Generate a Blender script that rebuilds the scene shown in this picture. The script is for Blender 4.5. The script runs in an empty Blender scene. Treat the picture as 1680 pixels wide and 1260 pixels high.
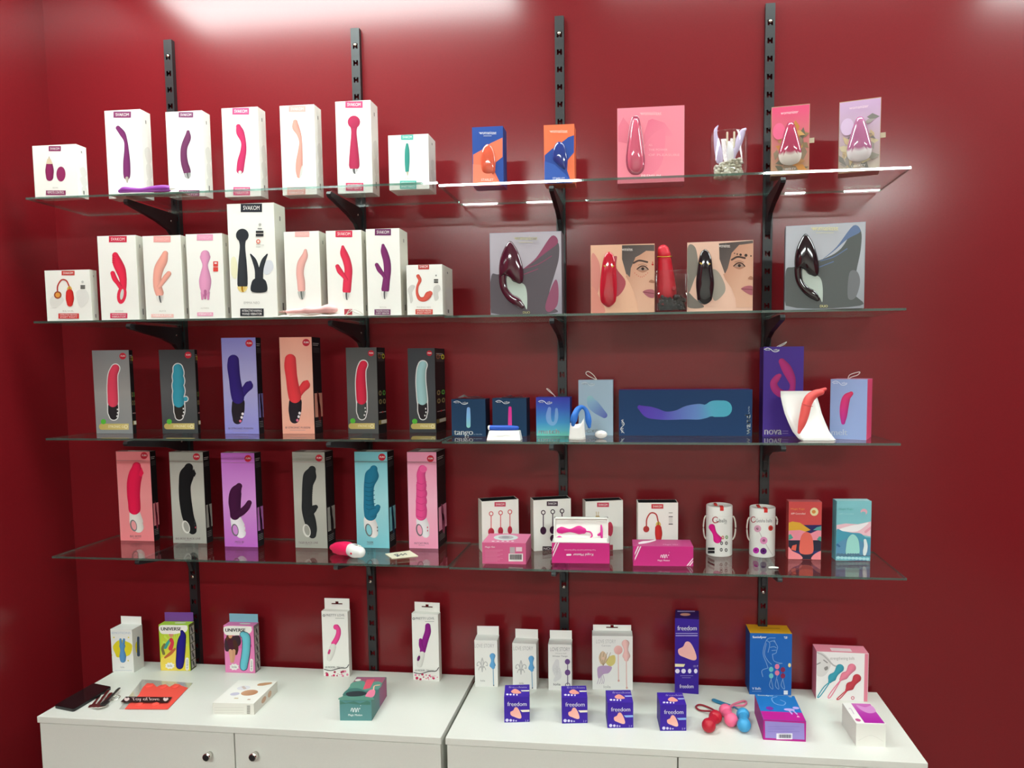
import bpy, bmesh, math, random
import numpy as np
from mathutils import Matrix, Vector
from mathutils.geometry import tessellate_polygon
random.seed(7)
sc = bpy.context.scene
COL = sc.collection

# ---------------------------------------------------------------- camera (solved from the photograph)
F_PX, CX, CY = 1139.1325, 925.0903, 681.6156
CAM = np.array([.3477, -2.1218, 1.6876])
R_ = np.array([0.99380018, 0.11087232, -0.00827852])
U_ = np.array([2.51937e-04, 7.22139715e-02, 9.97389131e-01])
W_ = np.array([-0.11118067, 0.99120758, -0.07173832])
cd = bpy.data.cameras.new('camera'); cam = bpy.data.objects.new('camera', cd); COL.objects.link(cam)
cd.sensor_fit = 'HORIZONTAL'; cd.sensor_width = 36; cd.lens = F_PX / 1680 * 36
cd.shift_x = (840 - CX) / 1680; cd.shift_y = (CY - 630) / 1680; cd.clip_start = .02
cam.matrix_world = Matrix([[R_[i], U_[i], -W_[i], CAM[i]] for i in range(3)] + [[0, 0, 0, 1]])
sc.camera = cam

# ---------------------------------------------------------------- world, exposure
w = bpy.data.worlds.new('world'); sc.world = w; w.use_nodes = True
w.node_tree.nodes['Background'].inputs[0].default_value = (1, .97, .93, 1)
w.node_tree.nodes['Background'].inputs[1].default_value = .05
vs = sc.view_settings
vs.view_transform = 'Standard'; vs.look = 'None'; vs.gamma = 1; vs.use_curve_mapping = False
vs.exposure = EXPOSURE = 0.0
LAMP_NEAR, LAMP_FILL, LAMP_FAR = 27, 28, 100.0
try:
    sc.cycles.transparent_max_bounces = 24
except Exception: pass

# ---------------------------------------------------------------- colour and material helpers
def lin(c):
    if isinstance(c, str):
        c = c.lstrip('#'); c = [int(c[i:i + 2], 16) for i in (0, 2, 4)]
    o = []
    for v in c[:3]:
        v = v / 255
        o.append(v / 12.92 if v <= .04045 else ((v + .055) / 1.055) ** 2.4)
    return tuple(o)
def mixc(a, b, t): return tuple(x + (y - x) * t for x, y in zip(a, b))
def new_mat(name):
    m = bpy.data.materials.new(name); m.use_nodes = True
    nt = m.node_tree; return m, nt, nt.nodes['Principled BSDF']
def noise_bump(nt, b, scale, strength, dist=.001):
    tc = nt.nodes.new('ShaderNodeTexCoord'); n = nt.nodes.new('ShaderNodeTexNoise'); n.inputs['Scale'].default_value = scale
    n.inputs['Detail'].default_value = 4
    nt.links.new(tc.outputs['Object'], n.inputs['Vector'])
    bp = nt.nodes.new('ShaderNodeBump'); bp.inputs['Strength'].default_value = strength; bp.inputs['Distance'].default_value = dist
    nt.links.new(n.outputs['Fac'], bp.inputs['Height']); nt.links.new(bp.outputs['Normal'], b.inputs['Normal'])
    return n
def paint(name, rgb, rough, scale=60, strength=.1, var=.06, metal=0, spec=.5, coat=0, coat_rough=.08):
    m, nt, b = new_mat(name)
    n = noise_bump(nt, b, scale, strength)
    cr = nt.nodes.new('ShaderNodeValToRGB'); c = lin(rgb)
    cr.color_ramp.elements[0].color = tuple(x * (1 - var) for x in c) + (1,)
    cr.color_ramp.elements[1].color = tuple(min(1, x * (1 + var)) for x in c) + (1,)
    cr.color_ramp.elements[0].position = .3; cr.color_ramp.elements[1].position = .7
    nt.links.new(n.outputs['Fac'], cr.inputs['Fac']); nt.links.new(cr.outputs['Color'], b.inputs['Base Color'])
    b.inputs['Roughness'].default_value = rough; b.inputs['Metallic'].default_value = metal
    b.inputs['Specular IOR Level'].default_value = spec
    b.inputs['Coat Weight'].default_value = coat; b.inputs['Coat Roughness'].default_value = coat_rough
    return m
def vcol(name, rough, spec=.5, coat=0, bump=.03, scale=400):
    m, nt, b = new_mat(name)
    a = nt.nodes.new('ShaderNodeVertexColor'); a.layer_name = 'Col'
    nt.links.new(a.outputs['Color'], b.inputs['Base Color'])
    noise_bump(nt, b, scale, bump)
    b.inputs['Roughness'].default_value = rough; b.inputs['Specular IOR Level'].default_value = spec
    b.inputs['Coat Weight'].default_value = coat; b.inputs['Coat Roughness'].default_value = .05
    return m
def clear(name, tint, ior=1.5, edge=False, rough=0.0, extra=0.0, body=None):
    m, nt, b = new_mat(name); nt.nodes.remove(b)
    out = nt.nodes['Material Output']
    t = nt.nodes.new('ShaderNodeBsdfTransparent'); t.inputs[0].default_value = tuple(tint) + (1,)
    g = nt.nodes.new('ShaderNodeBsdfGlossy'); g.inputs['Roughness'].default_value = rough; g.inputs[0].default_value = (1, 1, 1, 1)
    fr = nt.nodes.new('ShaderNodeFresnel'); ge = nt.nodes.new('ShaderNodeNewGeometry')
    mr = nt.nodes.new('ShaderNodeMapRange'); mr.inputs['To Min'].default_value = ior; mr.inputs['To Max'].default_value = 1 / ior   # a thin sheet: both sides reflect alike
    nt.links.new(ge.outputs['Backfacing'], mr.inputs['Value']); nt.links.new(mr.outputs['Result'], fr.inputs['IOR'])
    mx = nt.nodes.new('ShaderNodeMixShader'); fac = fr.outputs[0]
    if extra:
        ad = nt.nodes.new('ShaderNodeMath'); ad.operation = 'ADD'; ad.inputs[1].default_value = extra; ad.use_clamp = True
        nt.links.new(fac, ad.inputs[0]); fac = ad.outputs[0]
    nt.links.new(fac, mx.inputs[0]); nt.links.new(t.outputs[0], mx.inputs[1]); nt.links.new(g.outputs[0], mx.inputs[2])
    if body:      # light scattered inside the ground edge
        df = nt.nodes.new('ShaderNodeBsdfDiffuse'); df.inputs[0].default_value = tuple(body) + (1,); m2 = nt.nodes.new('ShaderNodeMixShader'); m2.inputs[0].default_value = .14
        nt.links.new(t.outputs[0], m2.inputs[1]); nt.links.new(df.outputs[0], m2.inputs[2]); nt.links.new(m2.outputs[0], mx.inputs[1])
    nt.links.new(mx.outputs[0], out.inputs['Surface'])
    return m
def emit(name, rgb, s):
    m, nt, b = new_mat(name)
    b.inputs['Emission Color'].default_value = tuple(rgb) + (1,); b.inputs['Emission Strength'].default_value = s
    return m
M = dict(
    wall=paint('crimson wall paint', (117, 17, 25), .6, 220, .1, .05, spec=.08, coat=.9, coat_rough=.2),
    plaster=paint('pale plaster', (214, 208, 198), .8, 120, .1, .04),
    ceil=paint('white ceiling paint', (238, 236, 230), .85, 120, .05, .02),
    floor=paint('grey floor tile', (120, 112, 104), .5, 8, .05, .12),
    white=paint('white laminate', (222, 221, 213), .32, 300, .03, .012, spec=.4),
    black=paint('black powder coat', (25, 26, 29), .42, 500, .1, .1, spec=.6),
    steel=paint('bright screw steel', (205, 200, 188), .22, 400, .05, .05, metal=1),
    chrome=paint('polished chrome', (225, 222, 215), .1, 300, .03, .08, metal=1),
    card=vcol('printed carton board', .5, .22),
    gloss=vcol('glossy blister print', .09, .6, .6, bump=0.0),
    soft=vcol('matt silicone', .45, .45),
    shiny=vcol('satin plastic', .22, .5),
    cloth=paint('off white satin cloth', (214, 206, 194), .5, 90, .5, .06),
    glass=clear('clear shelf glass', (.965, .985, .972), 1.5),
    gedge=clear('green glass edge', (.24, .42, .36), 1.5, extra=.05, rough=.04, body=(.20, .46, .38)),
    acryl=clear('clear acrylic cup', (.97, .97, .97), 1.4),
    film=clear('clear plastic film', (.93, .92, .92), 1.4, extra=.04, rough=.15),
    lamp=emit('lamp diffuser near wall', (.87, 1, .965), LAMP_NEAR),
    lamp_fill=emit('added fill lamp diffuser', (.87, 1, .965), LAMP_FILL),
    lamp2=emit('lamp diffuser', (.87, 1, .965), LAMP_FAR),
)

# ---------------------------------------------------------------- projection helpers (a pixel is a direction)
def ray(x, y): return W_ + R_ * (x - CX) / F_PX + U_ * (CY - y) / F_PX
def on_plane(x, y, p, n):
    d = ray(x, y); n = np.array(n, float); return CAM + d * (((np.array(p) - CAM) @ n) / (d @ n))
def on_z(x, y, z): return on_plane(x, y, (0, 0, z), (0, 0, 1))
def on_y(x, y, Y): return on_plane(x, y, (0, Y, 0), (0, 1, 0))
def solve_x(p, v, x):      # t with proj_x(p + t v) = x
    k = F_PX * R_ - (x - CX) * W_; return -((np.array(p) - CAM) @ k) / (np.array(v, float) @ k)
def solve_y(p, v, y):
    k = F_PX * U_ - (CY - y) * W_; return -((np.array(p) - CAM) @ k) / (np.array(v, float) @ k)

# ---------------------------------------------------------------- object helpers
def link(name, me, mats, parent=None, smooth=False):
    o = bpy.data.objects.new(name, me); COL.objects.link(o)
    for m in (mats if isinstance(mats, (list, tuple)) else [mats]): me.materials.append(m)
    if parent: o.parent = parent
    if smooth: me.shade_smooth()
    return o
def tag(o, label, cat, group=None, kind=None):
    o['label'] = label
    if cat: o['category'] = cat
    if group: o['group'] = group
    if kind: o['kind'] = kind
    return o
def struct(o, label=None):
    o['kind'] = 'structure'
    if label: o['label'] = label
    return o
def empty(name, loc, rz=0):
    o = bpy.data.objects.new(name, None); COL.objects.link(o); o.empty_display_size = .03
    o.location = loc; o.rotation_euler = (0, 0, rz); return o
class MB:
    """collects geometry with a colour for each vertex"""
    def __init__(s): s.v, s.f, s.c, s.mi = [], [], [], []
    def add(s, vs, fs, col, mi=0):
        b = len(s.v); s.v += [tuple(map(float, v)) for v in vs]
        s.f += [tuple(i + b for i in f) for f in fs]; s.mi += [mi] * len(fs)
        s.c += list(col) if isinstance(col, list) else [col] * len(vs)
    def box(s, a, b, col=(1, 1, 1), mi=0):
        x0, y0, z0 = a; x1, y1, z1 = b
        s.add([(x0, y0, z0), (x1, y0, z0), (x1, y1, z0), (x0, y1, z0), (x0, y0, z1), (x1, y0, z1), (x1, y1, z1), (x0, y1, z1)],
              [(0, 3, 2, 1), (4, 5, 6, 7), (0, 1, 5, 4), (1, 2, 6, 5), (2, 3, 7, 6), (3, 0, 4, 7)], col, mi)
    def prism(s, prof, x0, x1, col=(1, 1, 1)):      # profile in (y,z), extruded along x
        n = len(prof); vs = [(x0, y, z) for y, z in prof] + [(x1, y, z) for y, z in prof]
        s.add(vs, [tuple(range(n - 1, -1, -1)), tuple(range(n, 2 * n))] + [(i, (i + 1) % n, n + (i + 1) % n, n + i) for i in range(n)], col)
    def lathe(s, prof, col, seg=24, org=(0, 0, 0), axis='z'):
        vs = []
        for r, h in prof:
            for k in range(seg):
                a = 2 * math.pi * k / seg; p = (r * math.cos(a), r * math.sin(a), h)
                if axis == 'y': p = (p[0], -p[2], p[1])
                if axis == 'x': p = (p[2], p[0], p[1])
                vs.append((p[0] + org[0], p[1] + org[1], p[2] + org[2]))
        n = len(prof)
        fs = [(i * seg + k, i * seg + (k + 1) % seg, (i + 1) * seg + (k + 1) % seg, (i + 1) * seg + k) for i in range(n - 1) for k in range(seg)]
        fs += [tuple(range(seg - 1, -1, -1)), tuple((n - 1) * seg + k for k in range(seg))]
        cl = [col] * len(vs) if not isinstance(col, list) else [c for c in col for _ in range(seg)]
        s.add(vs, fs, cl)
    def tube(s, pts, rad, col, seg=14, sub=5, sq=(1, 1), closed=False, upv=(0, 0, 1)):
        P = spline([tuple(p) + (r,) for p, r in zip(pts, rad)], sub, closed)
        if not closed: P = caps(P)
        n = len(P); vs = []; up = np.array(upv, float); cl = []
        for i, p in enumerate(P):
            a = np.array(P[(i - 1) % n][:3] if (closed or i) else p[:3]); b = np.array(P[(i + 1) % n][:3] if (closed or i < n - 1) else p[:3])
            t = b - a; L = np.linalg.norm(t)
            t = t / L if L > 1e-9 else np.array([1., 0, 0])
            side = np.cross(t, up)
            if np.linalg.norm(side) < 1e-3: side = np.cross(t, (1., 0, 0.2))
            side /= np.linalg.norm(side); u2 = np.cross(side, t)
            for k in range(seg):
                an = 2 * math.pi * k / seg
                vs.append(np.array(p[:3]) + p[3] * (side * math.cos(an) * sq[0] + u2 * math.sin(an) * sq[1]))
            cl += [ramp(col, i / max(1, n - 1))] * seg
        m = n if closed else n - 1
        fs = [(i * seg + k, i * seg + (k + 1) % seg, ((i + 1) % n) * seg + (k + 1) % seg, ((i + 1) % n) * seg + k) for i in range(m) for k in range(seg)]
        if not closed: fs += [tuple(range(seg - 1, -1, -1)), tuple((n - 1) * seg + k for k in range(seg))]
        s.add(vs, fs, cl)
    def ball(s, c, r, col, seg=20, sq=(1, 1, 1)):
        n = seg // 2; vs = []
        for i in range(1, n):
            t = math.pi * i / n
            for k in range(seg):
                a = 2 * math.pi * k / seg
                vs.append((c[0] + r * sq[0] * math.sin(t) * math.cos(a), c[1] + r * sq[1] * math.sin(t) * math.sin(a), c[2] + r * sq[2] * math.cos(t)))
        fs = [(i * seg + k, (i + 1) * seg + k, (i + 1) * seg + (k + 1) % seg, i * seg + (k + 1) % seg) for i in range(n - 2) for k in range(seg)]
        fs += [tuple(range(seg)), tuple((n - 2) * seg + k for k in range(seg - 1, -1, -1))]
        s.add(vs, fs, col)
    def build(s, name, mats, parent=None, smooth=False, bevel=0):
        me = bpy.data.meshes.new(name); me.from_pydata(s.v, [], s.f)
        at = me.color_attributes.new('Col', 'FLOAT_COLOR', 'POINT')
        buf = np.ones((len(s.v), 4), np.float32); buf[:, :3] = np.array(s.c, np.float32); at.data.foreach_set('color', buf.ravel())
        me.polygons.foreach_set('material_index', s.mi)
        if bevel:
            bm = bmesh.new(); bm.from_mesh(me)
            bmesh.ops.bevel(bm, geom=bm.edges[:], offset=bevel, segments=2, profile=.6, affect='EDGES'); bm.to_mesh(me); bm.free()
        return link(name, me, mats, parent, smooth)
def ramp(col, t):
    if isinstance(col, list):
        for (t0, c0), (t1, c1) in zip(col, col[1:]):
            if t <= t1: return mixc(lin(c0), lin(c1), (t - t0) / (t1 - t0))
        return lin(col[-1][1])
    return lin(col)
def spline(pts, sub=6, closed=False):
    P = [np.array(p, float) for p in pts]; n = len(P)
    if n < 3 and not closed:
        return [tuple(P[0] + (P[-1] - P[0]) * k / sub) for k in range(sub + 1)] if n == 2 else [tuple(p) for p in P]
    out = []
    for i in range(n if closed else n - 1):
        if closed: a, b, c, d = P[i - 1], P[i], P[(i + 1) % n], P[(i + 2) % n]
        else:
            b, c = P[i], P[i + 1]; a = P[i - 1] if i else 2 * b - c; d = P[i + 2] if i + 2 < n else 2 * c - b
        for k in range(sub):
            t = k / sub
            out.append(tuple(.5 * (2 * b + (c - a) * t + (2 * a - 5 * b + 4 * c - d) * t * t + (-a + 3 * b - 3 * c + d) * t ** 3)))
    if not closed: out.append(tuple(P[-1]))
    return out
def caps(P):
    """round off the two ends of a list of (coords..., radius)"""
    def cap(p, q):
        p = np.array(p); q = np.array(q); d = p[:-1] - q[:-1]; L = np.linalg.norm(d); d = d / L if L > 1e-9 else d; r = p[-1]
        return [tuple(np.append(p[:-1] + d * r * math.sin(a), r * max(.03, math.cos(a)))) for a in (.35, .7, 1.0, 1.25, 1.45, 1.56)]
    return cap(P[0], P[1])[::-1] + list(P) + cap(P[-1], P[-2])

# ---------------------------------------------------------------- lettering: every string becomes a mesh once
TEXT = {}
def prepare_text(strings):
    obs = []
    for s in strings:
        cu = bpy.data.curves.new('t', 'FONT'); cu.body = s; cu.resolution_u = 3
        o = bpy.data.objects.new('t', cu); COL.objects.link(o); obs.append((s, o))
    bpy.context.view_layer.update(); dg = bpy.context.evaluated_depsgraph_get()
    for s, o in obs:
        e = o.evaluated_get(dg); me = e.to_mesh()
        v = np.array([tuple(x.co[:2]) for x in me.vertices]); f = [tuple(p.vertices) for p in me.polygons]
        v = (v - v.min(0)) / np.maximum(v.max(0) - v.min(0), 1e-6); TEXT[s] = (v, f); e.to_mesh_clear()
    for s, o in obs:
        cu = o.data; bpy.data.objects.remove(o); bpy.data.curves.remove(cu)

# ---------------------------------------------------------------- flat print on a face
class Art:
    """draws on one plane of a thing. place(a, b, lift) -> local point"""
    def __init__(s, place): s.place, s.k, s.mb, s.dx, s.dy, s.sc, s.curved = place, 0, None, 0, 0, 1, False
    def crop(s, c): s.dx, s.dy, s.sc = c; return s
    def P(s, x, y, lift=0): return s.place(s.dx + x / s.sc, s.dy + y / s.sc, .00025 + .00005 * s.k + lift)
    def poly(s, pts, col, smooth=False, grad=None):
        s.k += 1
        if smooth: pts = [p[:2] for p in spline(pts, 5, True)]
        tri = tessellate_polygon([[Vector((p[0], p[1], 0)) for p in pts]])
        if grad:
            (ax, ay), (bx, by), c2 = grad; d = np.array([bx - ax, by - ay]); L = d @ d
            c = [mixc(lin(col), lin(c2), min(1, max(0, ((np.array(p) - (ax, ay)) @ d) / L))) for p in pts]
        else: c = lin(col)
        s.mb.add([s.P(*p) for p in pts], tri, c)
    def ell(s, x, y, rx, ry, col, rot=0, n=20, grad=None):
        c, q = math.cos(rot), math.sin(rot)
        if s.curved:
            s.k += 1; vs = [s.P(x, y)] + [s.P(x + rx * f * math.cos(2 * math.pi * k / n), y + ry * f * math.sin(2 * math.pi * k / n)) for f in (.33, .67, 1) for k in range(n)]
            fs = [(0, 1 + k, 1 + (k + 1) % n) for k in range(n)] + [(1 + r * n + k, 1 + r * n + (k + 1) % n, 1 + (r + 1) * n + (k + 1) % n, 1 + (r + 1) * n + k) for r in (0, 1) for k in range(n)]
            s.mb.add(vs, fs, lin(col)); return
        s.poly([(x + rx * math.cos(a) * c - ry * math.sin(a) * q, y + rx * math.cos(a) * q + ry * math.sin(a) * c) for a in [2 * math.pi * k / n for k in range(n)]], col, grad=grad)
    def dome(s, pts, col, H=.008, split=None):
        """a raised glossy shape with this outline"""
        s.k += 1; pts = [p[:2] for p in spline(pts, 5, True)]; n = len(pts); cx = sum(p[0] for p in pts) / n; cy = sum(p[1] for p in pts) / n; vs, cl = [], []
        for k in range(8):
            a = math.pi / 2 * k / 8; q = math.cos(a) ** .9
            for x, y in pts:
                yy = cy + (y - cy) * q; vs.append(s.P(cx + (x - cx) * q, yy, H * math.sin(a))); cl.append(lin(split[1]) if split and yy > split[0] else lin(col))
        vs.append(s.P(cx, cy, H)); cl.append(lin(split[1]) if split and cy > split[0] else lin(col))
        fs = [(k * n + i, k * n + (i + 1) % n, (k + 1) * n + (i + 1) % n, (k + 1) * n + i) for k in range(7) for i in range(n)] + [(7 * n + i, 7 * n + (i + 1) % n, 8 * n) for i in range(n)]
        s.mb.add(vs, fs, cl)
    def cup(s, x, y, rx, ry, lite='#e4e2dc', dark='#5c5c5c', rot=0):
        """a metal foot: flat top at (x, y), round below, with a dark reflection down its middle"""
        c, q = math.cos(rot), math.sin(rot)
        def half(k, m): return [(x + (k * rx * math.cos(a) + m) * c - ry * math.sin(a) * q * .98, y + (k * rx * math.cos(a) + m) * q + ry * math.sin(a) * c) for a in np.linspace(0, math.pi, 14)]
        s.poly(half(1, 0), lite); s.poly(half(.42, rx * .12), dark); s.poly(half(.12, rx * .3), lite)
    def rect(s, x0, y0, x1, y1, col, grad=None, grad_h=None):
        if s.curved and not (grad or grad_h):
            for i in range(6): s.poly([(x0 + (x1 - x0) * i / 6, y0), (x0 + (x1 - x0) * (i + 1) / 6, y0), (x0 + (x1 - x0) * (i + 1) / 6, y1), (x0 + (x1 - x0) * i / 6, y1)], col); s.k -= 1
            s.k += 1; return
        s.poly([(x0, y0), (x1, y0), (x1, y1), (x0, y1)], col, grad=((x0, y0), (x0, y1), grad) if grad else ((x0, y0), (x1, y0), grad_h) if grad_h else None)
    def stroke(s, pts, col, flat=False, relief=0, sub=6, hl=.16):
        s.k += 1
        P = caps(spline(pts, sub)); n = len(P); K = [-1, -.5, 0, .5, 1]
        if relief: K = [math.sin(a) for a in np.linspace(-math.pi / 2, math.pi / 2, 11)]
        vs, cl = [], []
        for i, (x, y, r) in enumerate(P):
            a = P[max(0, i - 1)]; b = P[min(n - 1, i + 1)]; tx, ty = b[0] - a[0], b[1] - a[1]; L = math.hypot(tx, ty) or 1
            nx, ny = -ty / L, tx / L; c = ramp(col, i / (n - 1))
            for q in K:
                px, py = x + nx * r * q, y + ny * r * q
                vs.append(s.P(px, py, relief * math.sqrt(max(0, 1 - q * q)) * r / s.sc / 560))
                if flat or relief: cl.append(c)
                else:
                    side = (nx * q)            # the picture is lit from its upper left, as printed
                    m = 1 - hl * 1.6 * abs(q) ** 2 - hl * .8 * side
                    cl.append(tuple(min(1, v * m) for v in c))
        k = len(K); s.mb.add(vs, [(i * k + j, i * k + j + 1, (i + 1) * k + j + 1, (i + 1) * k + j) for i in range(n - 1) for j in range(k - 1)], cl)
    def line(s, pts, r, col, sub=5): s.stroke([(p[0], p[1], r) for p in pts], col, True, sub=sub)
    def ring(s, x, y, rx, ry, wd, col, rot=0):
        s.k += 1; n = 28; c, q = math.cos(rot), math.sin(rot); vs = []
        for k in range(n):
            a = 2 * math.pi * k / n
            for m in (-wd, wd):
                u, v = (rx + m) * math.cos(a), (ry + m) * math.sin(a); vs.append(s.P(x + u * c - v * q, y + u * q + v * c))
        s.mb.add(vs, [(2 * k, 2 * k + 1, 2 * ((k + 1) % n) + 1, 2 * ((k + 1) % n)) for k in range(n)], lin(col))
    def text(s, t, x0, y0, x1, y1, col, skew=0, rot=0, bold=0):
        s.k += 1; v, f = TEXT[t]
        def pt(a, b):
            if rot == 90: return x0 + (x1 - x0) * (1 - b), y1 - (y1 - y0) * a     # reads upwards
            if rot == 180: return x1 - (x1 - x0) * a, y0 + (y1 - y0) * b
            return x0 + (x1 - x0) * a + skew * (b - .5) * (y1 - y0), y1 - (y1 - y0) * b
        s.mb.add([s.P(*pt(a, b)) for a, b in v], f, lin(col))
        if bold:
            s.mb.add([s.P(pt(a, b)[0] + bold, pt(a, b)[1]) for a, b in v], f, lin(col))

SHELF = {}
class Carton:
    """a standing or lying carton: front corners, top edge and back edge are read from the photograph"""
    def __init__(s, label, z, bl, tl, tr, yf=None, yaw=0, t=None, sx=None, tb=None, front='#ffffff', side=None, top=None,
                 group=None, name='product_box', br=None, trp=None, open_top=False, sl=None, bevel=.0007):
        z = z + .0003
        if br is not None:                       # both bottom corners on a well seen surface
            a, b = on_z(*bl, z), on_z(*br, z); yaw = math.atan2(b[1] - a[1], b[0] - a[0]) + math.radians(yaw); p = a
            u = np.array([math.cos(yaw), math.sin(yaw), 0]); wd = float(solve_x(a, u, br[0]))
        else:
            yaw = math.radians(yaw); base = np.array([0, yf, z]); p = base + np.array([1, 0, 0]) * solve_x(base, (1, 0, 0), bl[0])
            u = np.array([math.cos(yaw), math.sin(yaw), 0]); wd = None
        h = float(solve_y(p, (0, 0, 1), tl))
        if trp is not None:
            q = on_z(*trp, z + h); yaw = math.atan2(q[1] - p[1], q[0] - p[0]); u = np.array([math.cos(yaw), math.sin(yaw), 0]); wd = float((q - p - np.array([0, 0, h])) @ u)
        if wd is None: wd = float(solve_x(p + np.array([0, 0, h]), u, tr))
        n = np.array([-math.sin(yaw), math.cos(yaw), 0])
        if sx is not None: t = float(solve_x(p + u * wd + np.array([0, 0, h]), n, sx))
        if sl is not None: t = float(solve_x(p + np.array([0, 0, h]), n, sl))
        if tb is not None: t = float(solve_y(p + np.array([0, 0, h]), n, tb))
        s.w, s.h, s.t, s.yaw, s.z = wd, h, t, yaw, z
        o = p + u * wd / 2
        s.o = empty(name, o, yaw); tag(s.o, label, 'box', group)
        s.org, s.u, s.n = o, u, n
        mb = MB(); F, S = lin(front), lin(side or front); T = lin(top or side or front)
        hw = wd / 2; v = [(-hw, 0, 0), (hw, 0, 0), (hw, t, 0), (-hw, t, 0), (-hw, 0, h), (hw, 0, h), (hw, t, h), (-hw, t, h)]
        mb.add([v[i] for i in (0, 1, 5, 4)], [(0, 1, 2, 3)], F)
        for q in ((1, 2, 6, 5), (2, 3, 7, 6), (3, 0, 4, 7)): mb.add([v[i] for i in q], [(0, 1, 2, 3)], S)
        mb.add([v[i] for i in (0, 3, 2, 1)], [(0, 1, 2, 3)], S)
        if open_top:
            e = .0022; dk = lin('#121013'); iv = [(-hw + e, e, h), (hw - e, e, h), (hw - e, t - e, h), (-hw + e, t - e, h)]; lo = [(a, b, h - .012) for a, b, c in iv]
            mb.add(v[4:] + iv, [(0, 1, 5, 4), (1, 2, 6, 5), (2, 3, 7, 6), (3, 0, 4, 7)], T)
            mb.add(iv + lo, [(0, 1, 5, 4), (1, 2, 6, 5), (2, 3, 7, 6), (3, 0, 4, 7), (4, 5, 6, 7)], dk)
        else: mb.add([v[i] for i in (4, 5, 6, 7)], [(0, 1, 2, 3)], T)
        s.carton = mb.build('carton', M['card'], s.o)
        s.parts = []; s.faces = {}
    def local(s, P): d = np.array(P) - s.org; return np.array([d @ s.u, d @ s.n, d[2]])
    def part(s, name, face='front', crop=None, mat='card', parent=None, uv=False, label=None):
        key = (face, uv); hw = s.w / 2
        if key not in s.faces:
            if face == 'front':
                def pl(x, y, e):
                    L = s.local(on_plane(x, y, s.org, s.n)); return (min(hw - .0004, max(-hw + .0004, L[0])), -e, min(s.h - .0004, max(.0004, L[2])))
                def pu(a, b, e): return ((a - .5) * s.w, -e, (1 - b) * s.h)
            elif face == 'top':
                def pl(x, y, e):
                    L = s.local(on_z(x, y, s.z + s.h)); return (min(hw - .0004, max(-hw + .0004, L[0])), min(s.t - .0004, max(.0004, L[1])), s.h + e)
                def pu(a, b, e): return ((a - .5) * s.w, (1 - b) * s.t, s.h + e)
            elif face == 'right':
                def pl(x, y, e):
                    L = s.local(on_plane(x, y, s.org + s.u * s.w / 2, s.u)); return (s.w / 2 + e, L[1], L[2])
                def pu(a, b, e): return (s.w / 2 + e, a * s.t, (1 - b) * s.h)
            elif face == 'left':
                def pl(x, y, e):
                    L = s.local(on_plane(x, y, s.org - s.u * s.w / 2, s.u)); return (-s.w / 2 - e, L[1], L[2])
                def pu(a, b, e): return (-s.w / 2 - e, (1 - a) * s.t, (1 - b) * s.h)
            s.faces[key] = Art(pu if uv else pl)
            other = s.faces.get((face, not uv))
            if other: s.faces[key].k = other.k
        a = s.faces[key]; o2 = s.faces.get((face, not uv))
        if o2: a.k = max(a.k, o2.k)
        a.mb = MB()
        if uv: a.dx, a.dy, a.sc = 0, 0, 1
        elif crop: a.crop(crop)
        s.parts.append((name, a.mb, mat, parent, label)); return a
    def done(s):
        made = {}
        for name, mb, mat, par, label in s.parts:
            if not mb.f: continue
            o = mb.build(name, M[mat], made.get(par, s.o), mat == 'gloss'); made[name] = o
            if label: o['label'] = label
            if name in ('side_print', 'foot_print', 'lettering'): o['kind'] = 'stuff'     # print too fine to pick apart
        s.parts = []; return s.o
    def bg(s, stops, part='front_print'):
        """vertical printed gradient over the whole front; stops = [(v, colour)...]"""
        a = s.part(part, uv=True)
        for (v0, c0), (v1, c1) in zip(stops, stops[1:]):
            a.rect(.006, max(v0, .004), .994, min(v1, .996), c0, grad=c1); a.k -= 1
        a.k += 1
    def hang_tab(s, z1, col, hole=False, lean=0.0):
        h = float(solve_y(s.org + s.n * s.t + np.array([0, 0, s.h]), (0, 0, 1), z1)); hw = s.w / 2 * .96; e = .0008
        mb = MB()
        if hole:
            a, b = .018, .006; zc = s.h + h * .45
            for x0, x1, z0, zz in ((-hw, -a, s.h, s.h + h), (a, hw, s.h, s.h + h), (-a, a, s.h, zc), (-a, -.005, zc + b * .6, s.h + h), (.005, a, zc + b * .6, s.h + h), (-.005, .005, zc + b * 1.6, s.h + h)):
                mb.box((x0, s.t - e, z0), (x1, s.t, zz), lin(col))
        else: mb.box((-hw, s.t - e, s.h), (hw, s.t, s.h + h), lin(col))
        return mb.build('hang_tab', M['card'], s.o)
def logo_tab(b, crop, r, col, txt='SVAKOM', tcol='#f3eeea', tpad=(.12, .26)):
    a = b.part('logo_tab', crop=crop); a.rect(*r, col)
    if txt:
        a = b.part('lettering', crop=crop, parent='logo_tab'); w, h = r[2] - r[0], r[3] - r[1]
        a.text(txt, r[0] + w * tpad[0], r[1] + h * tpad[1], r[2] - w * tpad[0], r[3] - h * tpad[1], tcol)
def caption(b, crop, r, col, lines=(), tcol='#f3eeea', name='caption_label'):
    a = b.part(name, crop=crop); a.rect(*r, col)
    if lines:
        a = b.part('lettering', crop=crop, parent=name); n = len(lines); w, h = r[2] - r[0], r[3] - r[1]
        for i, t in enumerate(lines):
            a.text(t, r[0] + w * .08, r[1] + h * (.14 + i * .84 / n), r[2] - w * .08, r[1] + h * (.14 + i * .84 / n + .58 / n), tcol)

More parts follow.
